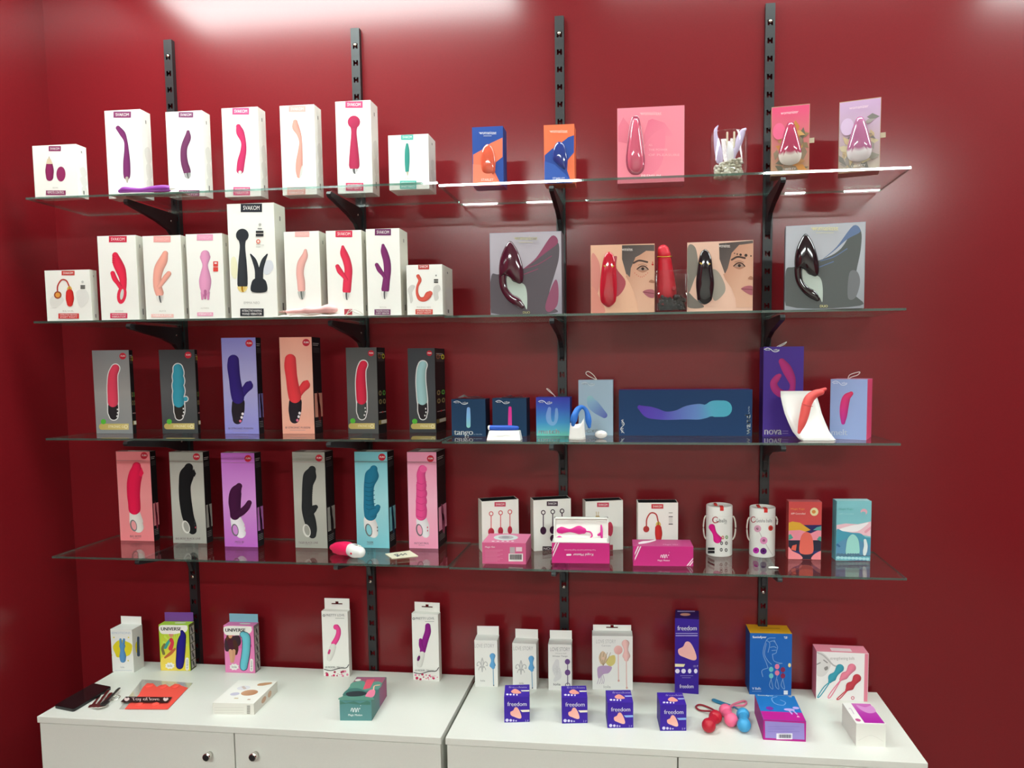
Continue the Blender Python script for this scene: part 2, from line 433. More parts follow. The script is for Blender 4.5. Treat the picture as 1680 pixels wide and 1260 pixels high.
# ================================================================ the room
def slab(name, a, b, mat, label):
    mb = MB(); mb.box(a, b); return struct(mb.build(name, M[mat]), label)
XL, XR, YB, ZC = -1.565, 3.3, -5.6, 3.12
slab('wall_back', (XL - .12, 0, 0), (XR + .12, .12, ZC), 'wall', 'crimson painted wall behind the shelves')
slab('wall_left', (XL - .12, YB, 0), (XL, 0, ZC), 'wall', 'crimson painted side wall beside the shelves')
slab('wall_right', (XR, YB, 0), (XR + .12, 0, ZC), 'wall', 'crimson painted wall far to the side')
slab('wall_front', (XL - .12, YB - .12, 0), (XR + .12, YB, ZC), 'plaster', 'pale plaster wall across the room')
slab('floor', (XL - .12, YB - .12, -.1), (XR + .12, .12, 0), 'floor', 'grey tiled floor')
slab('ceiling', (XL - .12, YB - .12, ZC), (XR + .12, .12, ZC + .1), 'ceil', 'white ceiling')
def lamp(x, y, lx, ly, mat, label):
    e = empty('ceiling_lamp', (x, y, ZC)); tag(e, label, 'lamp', 'flat ceiling lamps')
    mb = MB(); t = .018
    mb.box((-lx / 2 - t, -ly / 2 - t, -.035), (lx / 2 + t, -ly / 2, 0)); mb.box((-lx / 2 - t, ly / 2, -.035), (lx / 2 + t, ly / 2 + t, 0))
    mb.box((-lx / 2 - t, -ly / 2, -.035), (-lx / 2, ly / 2, 0)); mb.box((lx / 2, -ly / 2, -.035), (lx / 2 + t, ly / 2, 0))
    mb.build('frame', M['white'], e)
    mb = MB(); mb.box((-lx / 2, -ly / 2, -.03), (lx / 2, ly / 2, -.004)); mb.build('diffuser', M[mat], e)
lamp(-.80, -.545, 1.34, .30, 'lamp', 'long flat ceiling lamp close to the crimson wall above the white cartons')
lamp(2.3, -.7, 1.3, .30, 'lamp', 'long flat ceiling lamp close to the crimson wall beyond the shelf ends')
lamp(.82, -.46, 1.2, .12, 'lamp_fill', 'added unseen fill lamp brightening the crimson wall above the window cartons')  # unseen lamp added to brighten the upper wall and the left wall
lamp(-.72, -3.8, 1.2, .3, 'lamp2', 'long flat ceiling lamp further into the room on the side of the wall corner')
lamp(1.85, -3.8, 1.2, .3, 'lamp2', 'long flat ceiling lamp further into the room on the far side')

# ---------------------------------------------------------------- slotted uprights
UX = [-1.1309, -.5186, .1071, .7127]; UTOP = [(274.7, 65), (581.5, 46), (917.5, 26), (1264, 5)]
ULAB = ['black slotted steel upright nearest the wall corner', 'second black slotted steel upright counted from the wall corner',
        'third black slotted steel upright counted from the wall corner', 'fourth black slotted steel upright, furthest from the wall corner']
for ux, (px, py), lab in zip(UX, UTOP, ULAB):
    zt = float(solve_y(np.array([ux, -.015, 0]), (0, 0, 1), py)); zb = .45
    e = empty('shelf_upright', (ux, 0, zb)); tag(e, lab, 'upright', 'slotted uprights on the crimson wall')
    H = zt - zb; bm = bmesh.new(); xs = [-.0135, -.0075, -.0022, .0022, .0075, .0135]; zs = [0]
    off = (H - .028) % .05; n = int((H - .028) // .05)
    cells = []
    k0 = off
    for k in range(n):
        b = k0 + k * .05; cells += [(b + .017, 0), (b + .0215, 1), (b + .0285, 2), (b + .033, 1), (b + .05, 0)]
    edges = [0] + ([off] if off > 1e-4 else []) + [c[0] for c in cells] + [H]
    kinds = [0] + ([] if off <= 1e-4 else []) + [c[1] for c in cells] + [0]
    # kinds[i] belongs to the cell ending at edges[i+1]: 0 solid, 1 two slots, 2 slots and bridge
    kinds = ([0] if off > 1e-4 else [])
    for k in range(n): kinds += [0, 1, 2, 1, 0]
    kinds += [0]
    vc = {}
    def V(x, z):
        q = (round(x, 6), round(z, 6))
        if q not in vc: vc[q] = bm.verts.new((x, -.0155, z))
        return vc[q]
    for i, kd in enumerate(kinds):
        z0, z1 = edges[i], edges[i + 1]
        for j in range(5):
            if (kd in (1, 2) and j in (1, 3)) or (kd == 2 and j == 2): continue
            bm.faces.new([V(xs[j], z0), V(xs[j + 1], z0), V(xs[j + 1], z1), V(xs[j], z1)])
    bm.normal_update(); bmesh.ops.solidify(bm, geom=bm.faces[:], thickness=.0016); bmesh.ops.recalc_face_normals(bm, faces=bm.faces[:])
    me = bpy.data.meshes.new('slotted_face'); bm.to_mesh(me); bm.free(); link('slotted_face', me, M['black'], e)
    for sgn in (-1, 1):
        mb = MB(); x = sgn * .0135; mb.box((min(x, x - sgn * .0016), -.0139, 0), (max(x, x - sgn * .0016), -.0002, H)); mb.build('side_flange', M['black'], e)
    for zz in ([H - .05, H - .63] if ux > -.3 else [H - .05]) + [.55]:
        mb = MB(); mb.lathe([(.0052, 0), (.0052, .0008), (.0035, .002), (.0008, .0024)], (1, 1, 1), 14, (0, -.0172, zz), 'y'); mb.build('screw', M['steel'], e, True)
ub = lambda v: v

# ---------------------------------------------------------------- glass shelves and brackets
DEP = [.2489, .2655, .3007, .28]
ZL = [2.1876, 1.8291, 1.4902, 1.1362]; ZR = [2.1799, 1.8256, 1.4853, 1.1332]
EXT = [((42, 718), (720, 1495)), ((55, 727), (729, 1487)), ((75, 722), (725, 1478)), ((85, 735), (737, 1488))]
ROW = ['top', 'second', 'third', 'lowest']
WHERE = ['under the white cartons' , 'under the transparent-window cartons']
SLAB = [('carrying the white cut-corner cartons', 'carrying the blue, orange and pink window cartons'),
        ('carrying the row of white cartons', 'carrying the two portrait cartons'),
        ('carrying the grey, purple and salmon tall cartons', 'carrying the navy and lilac cartons'),
        ('carrying the pink, silver and turquoise tall cartons', 'carrying the magenta boxes and paper tubes')]
for r in range(4):
    for side, z in ((0, ZL[r]), (1, ZR[r])):
        d = DEP[r]; base = np.array([0, -d, z]); x0 = solve_x(base, (1, 0, 0), EXT[r][side][0]); x1 = solve_x(base, (1, 0, 0), EXT[r][side][1])
        cx = (x0 + x1) / 2; hw = (x1 - x0) / 2; mb = MB(); T = .006
        v = [(-hw, -d, -T), (hw, -d, -T), (hw, -.02, -T), (-hw, -.02, -T), (-hw, -d, 0), (hw, -d, 0), (hw, -.02, 0), (-hw, -.02, 0)]
        mb.add(v, [(0, 3, 2, 1), (4, 5, 6, 7)], (1, 1, 1), 0); mb.add(v, [(0, 1, 5, 4), (1, 2, 6, 5), (2, 3, 7, 6), (3, 0, 4, 7)], (1, 1, 1), 1)
        me = mb.build('glass_shelf', [M['glass'], M['gedge']]); bm = bmesh.new(); bm.from_mesh(me.data)
        bmesh.ops.remove_doubles(bm, verts=bm.verts[:], dist=1e-6); bm.to_mesh(me.data); bm.free()
        me.location = (cx, 0, z); tag(me, f'clear {ROW[r]} glass shelf {SLAB[r][side]}', 'shelf', 'glass shelves')
BL = ['on the upright nearest the wall corner', 'on the second upright from the wall corner', 'on the third upright from the wall corner', 'on the upright furthest from the wall corner']
for r in range(4):
    for i, ux in enumerate(UX):
        z = (ZL[r] if i < 2 else ZR[r]) - .0063; d = DEP[r] - .035
        e = empty('shelf_bracket', (ux, -.0172, z)); tag(e, f'black steel bracket under the {ROW[r]} glass shelf {BL[i]}', 'bracket', 'shelf brackets')
        prof = [(0, -.004), (-d, -.004), (-d - .004, -.012), (-d, -.018), (-.09, -.042), (-.04, -.058), (-.016, -.078), (-.006, -.105), (0, -.112)]
        mb = MB(); mb.prism(prof, -.0065, .0065); mb.build('arm', M['black'], e, bevel=.001)
        for yy in (-.03, -d + .02):
            mb = MB(); mb.lathe([(.007, -.004), (.007, -.0012), (.0055, 0)], (1, 1, 1), 14, (0, yy, 0)); mb.build('pad', M['acryl'], e, True)
        mb = MB(); mb.lathe([(.003, 0), (.003, .001), (.001, .0016)], (1, 1, 1), 10, (.0065, -.03, -.03), 'x'); mb.build('rivet', M['steel'], e, True)

# ---------------------------------------------------------------- white cabinets
ZT = .7063
CABS = [('white laminate cabinet standing next to the wall corner, a phone on its top', -1.358, -.181, -.56),
        ('white laminate cabinet with the purple tampon cartons standing on its top', -.169, 1.046, .44)]
for lab, x0, x1, px in CABS:
    cxm = (x0 + x1) / 2; e = empty('cabinet', (cxm, -.20, 0)); tag(e, lab, 'cabinet', 'white cabinets under the shelves'); hw = (x1 - x0) / 2; f, bk = -.19, .178
    mb = MB(); mb.box((-hw, f - .006, ZT - .018), (hw, bk, ZT)); mb.build('top_panel', M['white'], e, bevel=.001)
    mb = MB(); mb.box((-hw + .004, f + .02, .06), (hw - .004, bk, ZT - .0185)); mb.box((-hw + .03, f + .05, 0), (hw - .03, bk - .02, .06)); mb.build('body', M['white'], e)
    sp = -.756 - cxm if px < 0 else float(solve_x(np.array([0, -.39, ZT - .03]), (1, 0, 0), 1112)) - cxm
    if px < 0: sp = float(solve_x(np.array([0, -.39, ZT - .03]), (1, 0, 0), 384.5)) - cxm
    for a, b, kx in ((-hw + .003, sp - .0018, sp - .073), (sp + .0018, hw - .003, sp + .062)):
        mb = MB(); mb.box((a, f - .001, .07), (b, f + .017, ZT - .0215)); dr = mb.build('door', M['white'], e, bevel=.001)
        kz = float(solve_y(np.array([cxm + kx, -.40, 0]), (0, 0, 1), 1240)) if px < 0 else ZT - .115
        kn = MB(); kn.lathe([(.0085, 0), (.0085, .006), (.0105, .008), (.0112, .014), (.0105, .019)], (1, 1, 1), 20, (kx, f - .001, kz), 'y'); ko = kn.build('knob', M['chrome'], dr, True)
        mb = MB(); mb.lathe([(.0085, .0188), (.0085, .0196), (.006, .0199)], (1, 1, 1), 18, (kx, f - .001, kz), 'y')
        cp = mb.build('knob_insert', M['black'], dr); cp['label'] = 'black glossy centre of the knob'

# ================================================================ lettering used on the cartons
prepare_text(['SVAKOM', 'REMOTE CONTROL', 'INTERACTIVE VIBRATING', 'SMART PANTY', 'INTERACTIVE WARMING', 'WAND VIBRATOR', 'EMMA NEO', 'ECHO', 'CICI', 'AMY', 'KEYA', 'EMMA', 'EDENY', 'ELVA', 'TESSA', 'ADONIS', 'ALICE', 'NYMPH', 'TRYSTA',
 'PHOENIX NEO', 'WARMING', 'VIBRATOR', 'TARGETED ROLLING', 'G-SPOT VIBRATOR', 'womanizer', 'we', 'vibe', 'STARLET', 'PREMIUM', 'ALL', 'THE POWER', 'OF PLEASURE', 'LIBERTY', 'DUO', 'FUN', 'STRONIC G', 'STRONIC', 'BI STRONIC FUSION',
 'BIG BOSS', 'BIG BOSS BLACK LINE', 'MISS BI', 'TIGER BLACK LINE', 'TIGER', 'PATCHY PAUL', 'VIBRATOR G5', 'tango', 'match', 'moxie', 'wand', 'nova', 'melt', 'by We-Vibe', 'NOVA BALL', 'NOVA', 'Magic Vini', 'Kegel Master', 'Your Personal Coach for Kegel Exercises', 'magic', 'Magic Motion',
 'Gballs', 'Geisha balls', 'app', 'Magic Fugu', 'APP Controlled', 'lola', 'UNIVERSE', 'PRETTY LOVE', 'HI-BASIC', 'LOVE STORY', 'Waterfall', 'Winter Tango', 'Carmen', 'freedom', 'soft tampons', 'mini', 'normal', '10 P', '3 P', 'Satisfyer', 'V Balls', 'SF',
 'strengthening balls', 'EMOTIONS', '18 MODEL. Silicone', 'Toy of love', 'USB', 'Slice', 'balls'])
gTW = 'white cartons on the top shelf'
# crops of the photograph the print was measured in: x origin, y origin, scale
A = (30, 140, 4); B = (350, 140, 4); C3 = (740, 150, 4); D = (1100, 150, 4); E = (50, 330, 4); F = (370, 320, 4); G = (760, 340, 4); H = (1080, 340, 4)
I = (130, 540, 4); J = (430, 540, 4); K = (720, 560, 4.42); L = (1000, 560, 3.36); N4 = (430, 720, 4.2); M4 = (80, 720, 4.2); O = (740, 790, 4); P4 = (1100, 790, 4)
Q = (50, 970, 4.2); R = (400, 960, 4.2); S = (730, 980, 4.2); T = (1060, 970, 3.5); X9 = (255, 995, 9.333); U7 = (900, 840, 7)
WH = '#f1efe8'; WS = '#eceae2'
z1, z1r, z2, z2r, z3, z3r, z4, z4r = ZL[0], ZR[0], ZL[1], ZR[1], ZL[2], ZR[2], ZL[3], ZR[3]
def marble(b):
    a = b.part('side_print', 'right', uv=True)
    for k in range(3): a.poly([(.3 + random.uniform(-.1, .1), .45 + .18 * k), (.7, .40 + .18 * k), (.95, .52 + .18 * k), (.6, .60 + .18 * k), (.35, .56 + .18 * k)], '#dcdad2', True)
    a.rect(.45, .1, .55, .14, '#8a8882'); a.rect(.45, .86, .58, .93, '#6a6862')

# ---- top shelf, white cartons
b = Carton('small white carton with two plum eggs, on the top shelf at the wall corner end', z1, (58, 326), 239.5, 124.5, -.236, sx=141, front=WH, side=WS, group=gTW)
logo_tab(b, A, (200, 399, 280, 432), '#8a2f5e'); a = b.part('printed_picture', crop=A)
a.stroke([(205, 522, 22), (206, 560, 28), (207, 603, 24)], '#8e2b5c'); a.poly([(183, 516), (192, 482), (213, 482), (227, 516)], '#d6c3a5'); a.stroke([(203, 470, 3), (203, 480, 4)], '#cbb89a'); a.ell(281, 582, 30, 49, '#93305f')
a = b.part('lettering', crop=A); a.text('ECHO', 228, 668, 262, 677, '#a8a49c'); caption(b, A, (183, 690, 312, 720), '#8a2f5e', ['REMOTE CONTROL']); marble(b); b.done()
b = Carton('tall white carton with a slim plum wand bent at the tip, on the top shelf', z1, (179, 327), 182, 230, -.2, sx=246, front=WH, side=WS, group=gTW)
logo_tab(b, A, (625, 172, 740, 213), '#7d3560'); a = b.part('printed_picture', crop=A)
a.stroke([(655, 280, 15), (685, 318, 19), (705, 365, 12), (711, 420, 15), (712, 500, 23), (713, 570, 24), (713, 598, 21)], '#783066'); a.stroke([(714, 610, 11), (715, 636, 4)], '#b8ae9c'); marble(b); b.done()
b = Carton('white carton with a curved mauve massager ending in a dark cap, on the top shelf', z1, (278, 324), 184, 331, -.19, sx=344, front=WH, side=WS, group=gTW)
logo_tab(b, A, (1053, 176, 1148, 211), '#7b4066'); a = b.part('printed_picture', crop=A)
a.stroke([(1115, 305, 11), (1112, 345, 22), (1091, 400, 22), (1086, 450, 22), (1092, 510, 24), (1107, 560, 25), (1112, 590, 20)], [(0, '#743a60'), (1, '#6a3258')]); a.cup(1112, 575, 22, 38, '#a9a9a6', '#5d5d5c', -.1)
caption(b, A, (1055, 688, 1190, 728), '#7b4066', ['WARMING', 'VIBRATOR']); marble(b); b.done()
b = Carton('white carton with a deep pink curved wand, on the top shelf', z1, (369.5, 324), 178, 422.5, -.168, sx=435, front=WH, side=WS, group=gTW)
logo_tab(b, A, (1405, 148, 1515, 192), '#d64b7b'); a = b.part('printed_picture', crop=A)
a.stroke([(1445, 270, 16), (1457, 310, 26), (1478, 370, 17), (1478, 430, 20), (1463, 500, 25), (1456, 558, 24)], '#c23060'); a.stroke([(1456, 572, 12), (1456, 580, 8)], '#d8d2ca')
a = b.part('lettering', crop=A); a.text('CICI', 1450, 638, 1478, 652, '#b5b0a8'); caption(b, A, (1412, 668, 1522, 722), '#d64b7b', ['WARMING', 'VIBRATOR']); marble(b); b.done()
b = Carton('white carton with a pale salmon curved wand, on the top shelf', z1, (464, 321), 174, 515, -.164, sx=526.5, front=WH, side=WS, group=gTW)
logo_tab(b, B, (495, 135, 606, 175), '#e2a29a', tcol='#f4d8d2'); a = b.part('printed_picture', crop=B)
a.stroke([(538, 240, 15), (541, 275, 23), (562, 320, 15), (573, 370, 10), (571, 430, 15), (565, 500, 22), (563, 560, 22), (562, 595, 14)], '#dc988a'); a.poly([(585, 525), (583, 580), (566, 610), (572, 560)], '#c9c6c0', True)
a = b.part('lettering', crop=B); a.text('KEYA', 540, 640, 574, 652, '#b5b0a8'); caption(b, B, (485, 668, 605, 720), '#dfa298', ['WARMING', 'VIBRATOR']); marble(b); b.done()
b = Carton('tallest white carton on the top shelf, printed with a red ball-headed wand', z1, (554.5, 318), 167, 607.5, -.16, sx=619, front=WH, side=WS, group=gTW)
logo_tab(b, B, (866, 104, 980, 148), '#d9436f'); a = b.part('printed_picture', crop=B)
a.stroke([(923, 268, 24), (923, 310, 18), (924, 400, 26), (925, 480, 33), (925, 525, 35)], '#b02a50'); a.ell(923, 241, 41, 42, '#b42c54', grad=((900, 220), (960, 270), '#9a2446')); a.cup(925, 548, 35, 34)
a = b.part('lettering', crop=B); a.text('EMMA', 890, 624, 960, 634, '#a8a49c'); caption(b, B, (870, 640, 985, 692), '#c8375f', ['WARMING', 'WAND VIBRATOR']); marble(b); b.done()
b = Carton('small white carton with a slim teal bullet, on the top shelf', z1, (639, 312.5), 222.5, 702.5, -.178, sx=714, front=WH, side=WS, group=gTW)
logo_tab(b, B, (1232, 322, 1312, 358), '#4fb3a5'); a = b.part('printed_picture', crop=B)
a.stroke([(1272, 388, 8), (1272, 430, 15), (1272, 500, 16), (1272, 560, 12)], '#389488'); a.stroke([(1274, 572, 6), (1275, 590, 3)], '#c8bda2')
a = b.part('lettering', crop=B); a.text('EDENY', 1256, 607, 1296, 617, '#a8a49c'); caption(b, B, (1225, 626, 1333, 680), '#4fb3a5', ['INTERACTIVE VIBRATING', 'SMART PANTY']); marble(b); b.done()

# ---- top shelf, window cartons
gW = 'transparent-window cartons on the top shelf'
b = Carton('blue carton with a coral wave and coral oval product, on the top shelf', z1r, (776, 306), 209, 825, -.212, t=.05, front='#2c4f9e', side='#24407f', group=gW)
a = b.part('front_print', crop=C3); a.poly([(146, 415), (200, 385), (260, 340), (338, 303), (338, 430), (294, 465), (288, 530), (330, 622), (146, 622)], '#f07a5a'); 
a = b.part('window_product', crop=C3, mat='gloss'); a.dome([(240, 346), (270, 368), (288, 420), (291, 480), (285, 535), (240, 548), (205, 530), (195, 470), (198, 410), (214, 366)], '#dd5f45', .008)
a = b.part('printed_wave', crop=C3); a.k += 60; a.poly([(146, 480), (200, 484), (262, 530), (328, 622), (146, 622)], '#f5876a')
a = b.part('lettering', crop=C3); a.text('womanizer', 186, 264, 300, 284, '#e8e6ea', -.5); a.text('STARLET', 200, 574, 280, 590, '#f6e2da'); a.rect(215, 293, 268, 296, '#c8cde0'); b.done()
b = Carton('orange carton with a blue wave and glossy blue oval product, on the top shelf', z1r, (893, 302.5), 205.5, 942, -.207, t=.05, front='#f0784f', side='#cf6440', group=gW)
a = b.part('front_print', crop=C3); a.poly([(614, 420), (660, 380), (720, 340), (770, 300), (807, 288), (807, 400), (766, 450), (762, 520), (790, 606), (614, 606)], '#2f4f9f')
a = b.part('window_product', crop=C3, mat='gloss'); a.dome([(708, 330), (740, 345), (755, 390), (763, 450), (752, 510), (725, 500), (690, 470), (668, 440), (672, 380), (686, 345)], '#2b3f8a', .008); 
a = b.part('printed_wave', crop=C3); a.k += 60; a.poly([(614, 460), (680, 482), (750, 545), (800, 606), (614, 606)], '#3a5fb2')
a = b.part('lettering', crop=C3); a.text('womanizer', 648, 253, 766, 274, '#f8ddd0', -.5); a.text('STARLET', 668, 566, 748, 582, '#e8e6ea'); b.done()
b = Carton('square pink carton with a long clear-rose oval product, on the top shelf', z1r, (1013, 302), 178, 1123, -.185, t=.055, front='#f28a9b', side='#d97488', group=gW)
a = b.part('front_print', crop=C3); a.poly([(1097, 235), (1130, 170), (1170, 222), (1170, 345), (1097, 330)], '#e5798d'); a.poly([(1265, 285), (1295, 190), (1320, 180), (1400, 205), (1470, 300), (1400, 292), (1330, 300), (1270, 350)], '#e4708a', grad=((1300, 180), (1450, 320), '#f08a9c'))
a.poly([(1280, 340), (1400, 250), (1380, 480), (1260, 560)], '#ee8096', True)
a = b.part('window_product', crop=C3, mat='gloss'); o_ = [(1210, 160), (1232, 172), (1248, 240), (1262, 340), (1272, 440), (1266, 510), (1240, 542), (1212, 548), (1180, 540), (1156, 505), (1148, 440), (1158, 340), (1170, 240), (1188, 172)]; a.dome(o_, '#a0455c', .004); a.dome([(1211 + (x - 1211) * .84, 360 + (y - 360) * .93) for x, y in o_], '#cf5e76', .012)
a = b.part('lettering', crop=C3); a.text('womanizer', 1240, 132, 1382, 156, '#f9c6cd', -.5); a.text('ALL', 1297, 346, 1322, 358, '#f7b3be'); a.text('THE POWER', 1297, 376, 1420, 390, '#f7b3be'); a.text('OF PLEASURE', 1297, 410, 1500, 424, '#f7b3be'); a.text('PREMIUM', 1248, 546, 1376, 566, '#fbe3e4'); b.done()
for (bl, tl, trp, o, c0, c1, lab, glarec) in [((1264.5, 290), 176, (1329, 170), 0, '#e8527f', '#b0405f', 'carton with pink sky, autumn leaves and a rose cone product, on the top shelf', '#e6ded4'),
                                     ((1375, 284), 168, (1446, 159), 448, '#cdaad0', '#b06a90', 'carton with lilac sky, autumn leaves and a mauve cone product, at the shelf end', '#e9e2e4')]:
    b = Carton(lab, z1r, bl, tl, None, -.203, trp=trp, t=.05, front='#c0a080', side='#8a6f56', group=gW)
    a = b.part('front_print', uv=True); a.rect(.01, .01, .99, .99, c0, grad='#b09372' if not o else '#b7aa98')
    rnd = random.Random(3 + o); cols = ['#c98a4a', '#8f7a5c', '#b9875a', '#6f6a5a', '#d5a566', '#94806a'] if not o else ['#b39a80', '#9a9488', '#c7b08c', '#84807a', '#cdbf9e', '#a39a94']
    for k in range(46):
        x, y = rnd.uniform(.08, .92), rnd.uniform(.22, .93)
        if y < .62 - x * .5: continue
        an = rnd.uniform(-1, 1.2) + .6; l, q = rnd.uniform(.22, .45), rnd.uniform(.07, .13); c, s_ = math.cos(an), math.sin(an)
        pts = [(x + c * u * l - s_ * v_ * q, (y + (s_ * u * l + c * v_ * q) * .55)) for u, v_ in ((-.5, 0), (-.1, .8), (.5, 0), (-.1, -.8))]
        a.poly([(min(.99, max(.01, p[0])), min(.99, max(.01, p[1]))) for p in pts], cols[k % 6])
    a.ell(.2, .36, .16, .12, ('#ee6d92' if not o else '#d9bfdc'))
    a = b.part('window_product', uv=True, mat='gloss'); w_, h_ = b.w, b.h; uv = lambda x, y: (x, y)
    a.dome([(.5, .235), (.58, .255), (.66, .36), (.73, .50), (.79, .64), (.80, .74), (.72, .83), (.5, .865), (.28, .83), (.20, .74), (.21, .64), (.27, .50), (.34, .36), (.42, .255)], c1, .014, (.70, glarec))  # pale lower part is glare on the glossy blister, painted into the colour
    a = b.part('lettering', uv=True); a.k += 30; a.text('womanizer', .24, .085, .70, .125, '#f3dde2', -.02); a.text('LIBERTY', .32, .905, .66, .935, '#f1ece6')
    b.done(); rb = MB(); rb.box((b.w / 2, .012, b.h * .46), (b.w / 2 + .013, .0135, b.h * .53), lin('#d9cbb0')); rb.build('pull_ribbon', M['card'], b.o)

# ---- second shelf, white cartons
gS = 'white cartons on the second shelf'; Y2 = -.237
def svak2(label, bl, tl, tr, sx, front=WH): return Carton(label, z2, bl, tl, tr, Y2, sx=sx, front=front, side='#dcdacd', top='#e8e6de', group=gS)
b = svak2('small white carton with a red capsule on a looped cord, on the second shelf', (78, 523), 444, 147, 158)
logo_tab(b, E, (205, 457, 290, 487), '#c8403a'); a = b.part('printed_picture', crop=E)
a.poly([(130, 640), (180, 610), (220, 650), (170, 700), (135, 690)], '#e3e1da', True); a.poly([(300, 600), (360, 580), (385, 640), (330, 700)], '#e2e0da', True)
a.line([(178, 592), (180, 555), (204, 518), (236, 522), (256, 562)], 4.5, '#b83a32'); a.ell(180, 616, 25, 25, '#9c4a2c'); a.ell(180, 616, 16, 16, '#e09a45'); a.cup(257, 582, 17, -24, '#e2b45a', '#a87c2c'); a.stroke([(258, 602, 24), (260, 640, 27), (260, 672, 20)], '#d8322f'); a.rect(329, 552, 360, 562, '#4a4845'); a.rect(329, 565, 360, 575, '#4a4845'); a.ell(343, 530, 8, 8, '#c8c6c0')
a = b.part('lettering', crop=E); a.text('ELVA', 215, 716, 285, 726, '#bdb8ae'); caption(b, E, (185, 737, 320, 771), '#c8302f', ['INTERACTIVE VIBRATING', 'SMART PANTY']); marble(b); b.done()
b = svak2('white carton with a red two-armed massager ending in a loop, on the second shelf', (167, 522.5), 387.5, 222, 234)
logo_tab(b, E, (515, 229, 632, 270), '#cf2a45'); a = b.part('printed_picture', crop=E)
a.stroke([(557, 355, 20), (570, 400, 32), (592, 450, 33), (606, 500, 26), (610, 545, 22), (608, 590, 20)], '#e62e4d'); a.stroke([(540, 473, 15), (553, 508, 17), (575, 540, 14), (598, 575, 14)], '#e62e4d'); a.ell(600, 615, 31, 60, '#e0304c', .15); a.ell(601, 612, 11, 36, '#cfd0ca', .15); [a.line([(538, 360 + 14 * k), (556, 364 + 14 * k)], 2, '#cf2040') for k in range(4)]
a = b.part('lettering', crop=E); a.text('ADONIS', 556, 716, 610, 726, '#bdb8ae'); caption(b, E, (525, 735, 637, 768), '#cf2a55', ['WARMING', 'VIBRATOR']); marble(b); b.done()
b = svak2('white carton with a pale salmon two-armed massager and silver base, on the second shelf', (240.5, 522), 387.5, 296, 306.5)
logo_tab(b, E, (808, 229, 920, 270), '#f0a6a0', tcol='#f6c4be'); a = b.part('printed_picture', crop=E)
a.stroke([(885, 345, 19), (870, 390, 30), (845, 440, 32), (833, 500, 28), (835, 560, 28), (847, 602, 28)], '#f0a897'); a.stroke([(908, 476, 17), (885, 505, 18), (858, 545, 14), (845, 560, 14)], '#f0a897'); a.cup(850, 620, 27, 48, rot=-.08)
a = b.part('lettering', crop=E); a.text('ALICE', 845, 716, 890, 726, '#bdb8ae'); caption(b, E, (793, 741, 940, 763), '#f0bfb6', ['VIBRATOR']); marble(b); b.done()
b = svak2('white carton with a pink fork-tailed massager and two red squares, on the second shelf', (311, 521.5), 384.5, 364, 376)
logo_tab(b, E, (1092, 218, 1198, 258), '#eaa0bd', tcol='#f3bfd2'); a = b.part('printed_picture', crop=E)
a.stroke([(1130, 600, 13), (1128, 642, 7)], '#d98ab4'); a.stroke([(1165, 600, 13), (1167, 642, 7)], '#d98ab4'); a.stroke([(1147, 352, 30), (1147, 372, 34), (1147, 420, 18), (1147, 470, 30), (1147, 520, 40), (1147, 565, 36), (1147, 585, 30)], '#e39bc0'); a.stroke([(1147, 590, 9), (1147, 638, 7)], '#b86a92')
a.rect(1200, 395, 1232, 430, '#d8473f'); a.rect(1200, 433, 1232, 462, '#d8473f'); a.rect(1208, 402, 1224, 412, '#f0e8e4')
a = b.part('lettering', crop=E); a.text('NYMPH', 1120, 698, 1172, 708, '#bdb8ae'); caption(b, E, (1095, 730, 1200, 754), '#eaa0bd', ['VIBRATOR']); marble(b); b.done()
b = svak2('largest white carton with a black ball-headed wand and rabbit ears, on the second shelf', (380, 520.5), 335, 449, 467)
logo_tab(b, E, (1380, 16, 1520, 72), '#2a2d35'); a = b.part('printed_picture', crop=E)
a.poly([(1318, 380), (1345, 370), (1360, 440), (1350, 510), (1318, 480)], '#ece8c4', True); a.poly([(1530, 400), (1580, 390), (1595, 440), (1560, 480), (1530, 470)], '#d6d8de', True)
a.stroke([(1391, 255, 24), (1392, 300, 18), (1392, 400, 27), (1392, 490, 33), (1392, 545, 34)], '#34383c'); a.ell(1391, 224, 42, 43, '#2d3035'); a.cup(1392, 560, 34, 38, '#ecd48a', '#a87c1c')
a.stroke([(1446, 350, 5), (1470, 390, 14), (1488, 450, 16), (1494, 520, 20)], '#2f3338'); a.stroke([(1554, 350, 5), (1531, 390, 14), (1514, 450, 16), (1508, 520, 20)], '#2f3338'); a.poly([(1475, 508), (1525, 508), (1550, 535), (1548, 594), (1453, 594), (1452, 535)], '#2b2f33', True)
a.ell(1507, 154, 9, 9, '#b9b7b0'); a.rect(1492, 178, 1520, 184, '#6c6a66'); a.rect(1480, 195, 1530, 209, '#2c2c2e'); a.rect(1480, 215, 1530, 231, '#2c2c2e'); a.ell(1496, 265, 14, 15, '#d9705a'); a.ell(1496, 265, 7, 8, '#f0d8d0'); a.rect(1482, 287, 1534, 290, '#b5b2aa'); a.rect(1482, 299, 1510, 302, '#b5b2aa')
a = b.part('lettering', crop=E); a.text('EMMA NEO', 1402, 659, 1506, 675, '#b0aca4'); caption(b, E, (1378, 705, 1532, 755), '#26282e', ['INTERACTIVE WARMING', 'WAND VIBRATOR']); marble(b); b.done()
b = svak2('white carton with a single pale salmon curved massager, on the second shelf', (470.5, 519.8), 380.5, 523, 534.5)
logo_tab(b, F, (456, 238, 550, 275), '#f0b4ae', tcol='#f6ccc6'); a = b.part('printed_picture', crop=F)
a.stroke([(525, 364, 10), (520, 400, 21), (497, 450, 26), (489, 510, 25), (496, 570, 26), (499, 618, 25)], '#ecb0a6'); a.cup(499, 632, 25, 54, '#b9bab4', '#666b66', -.05); marble(b); b.done()
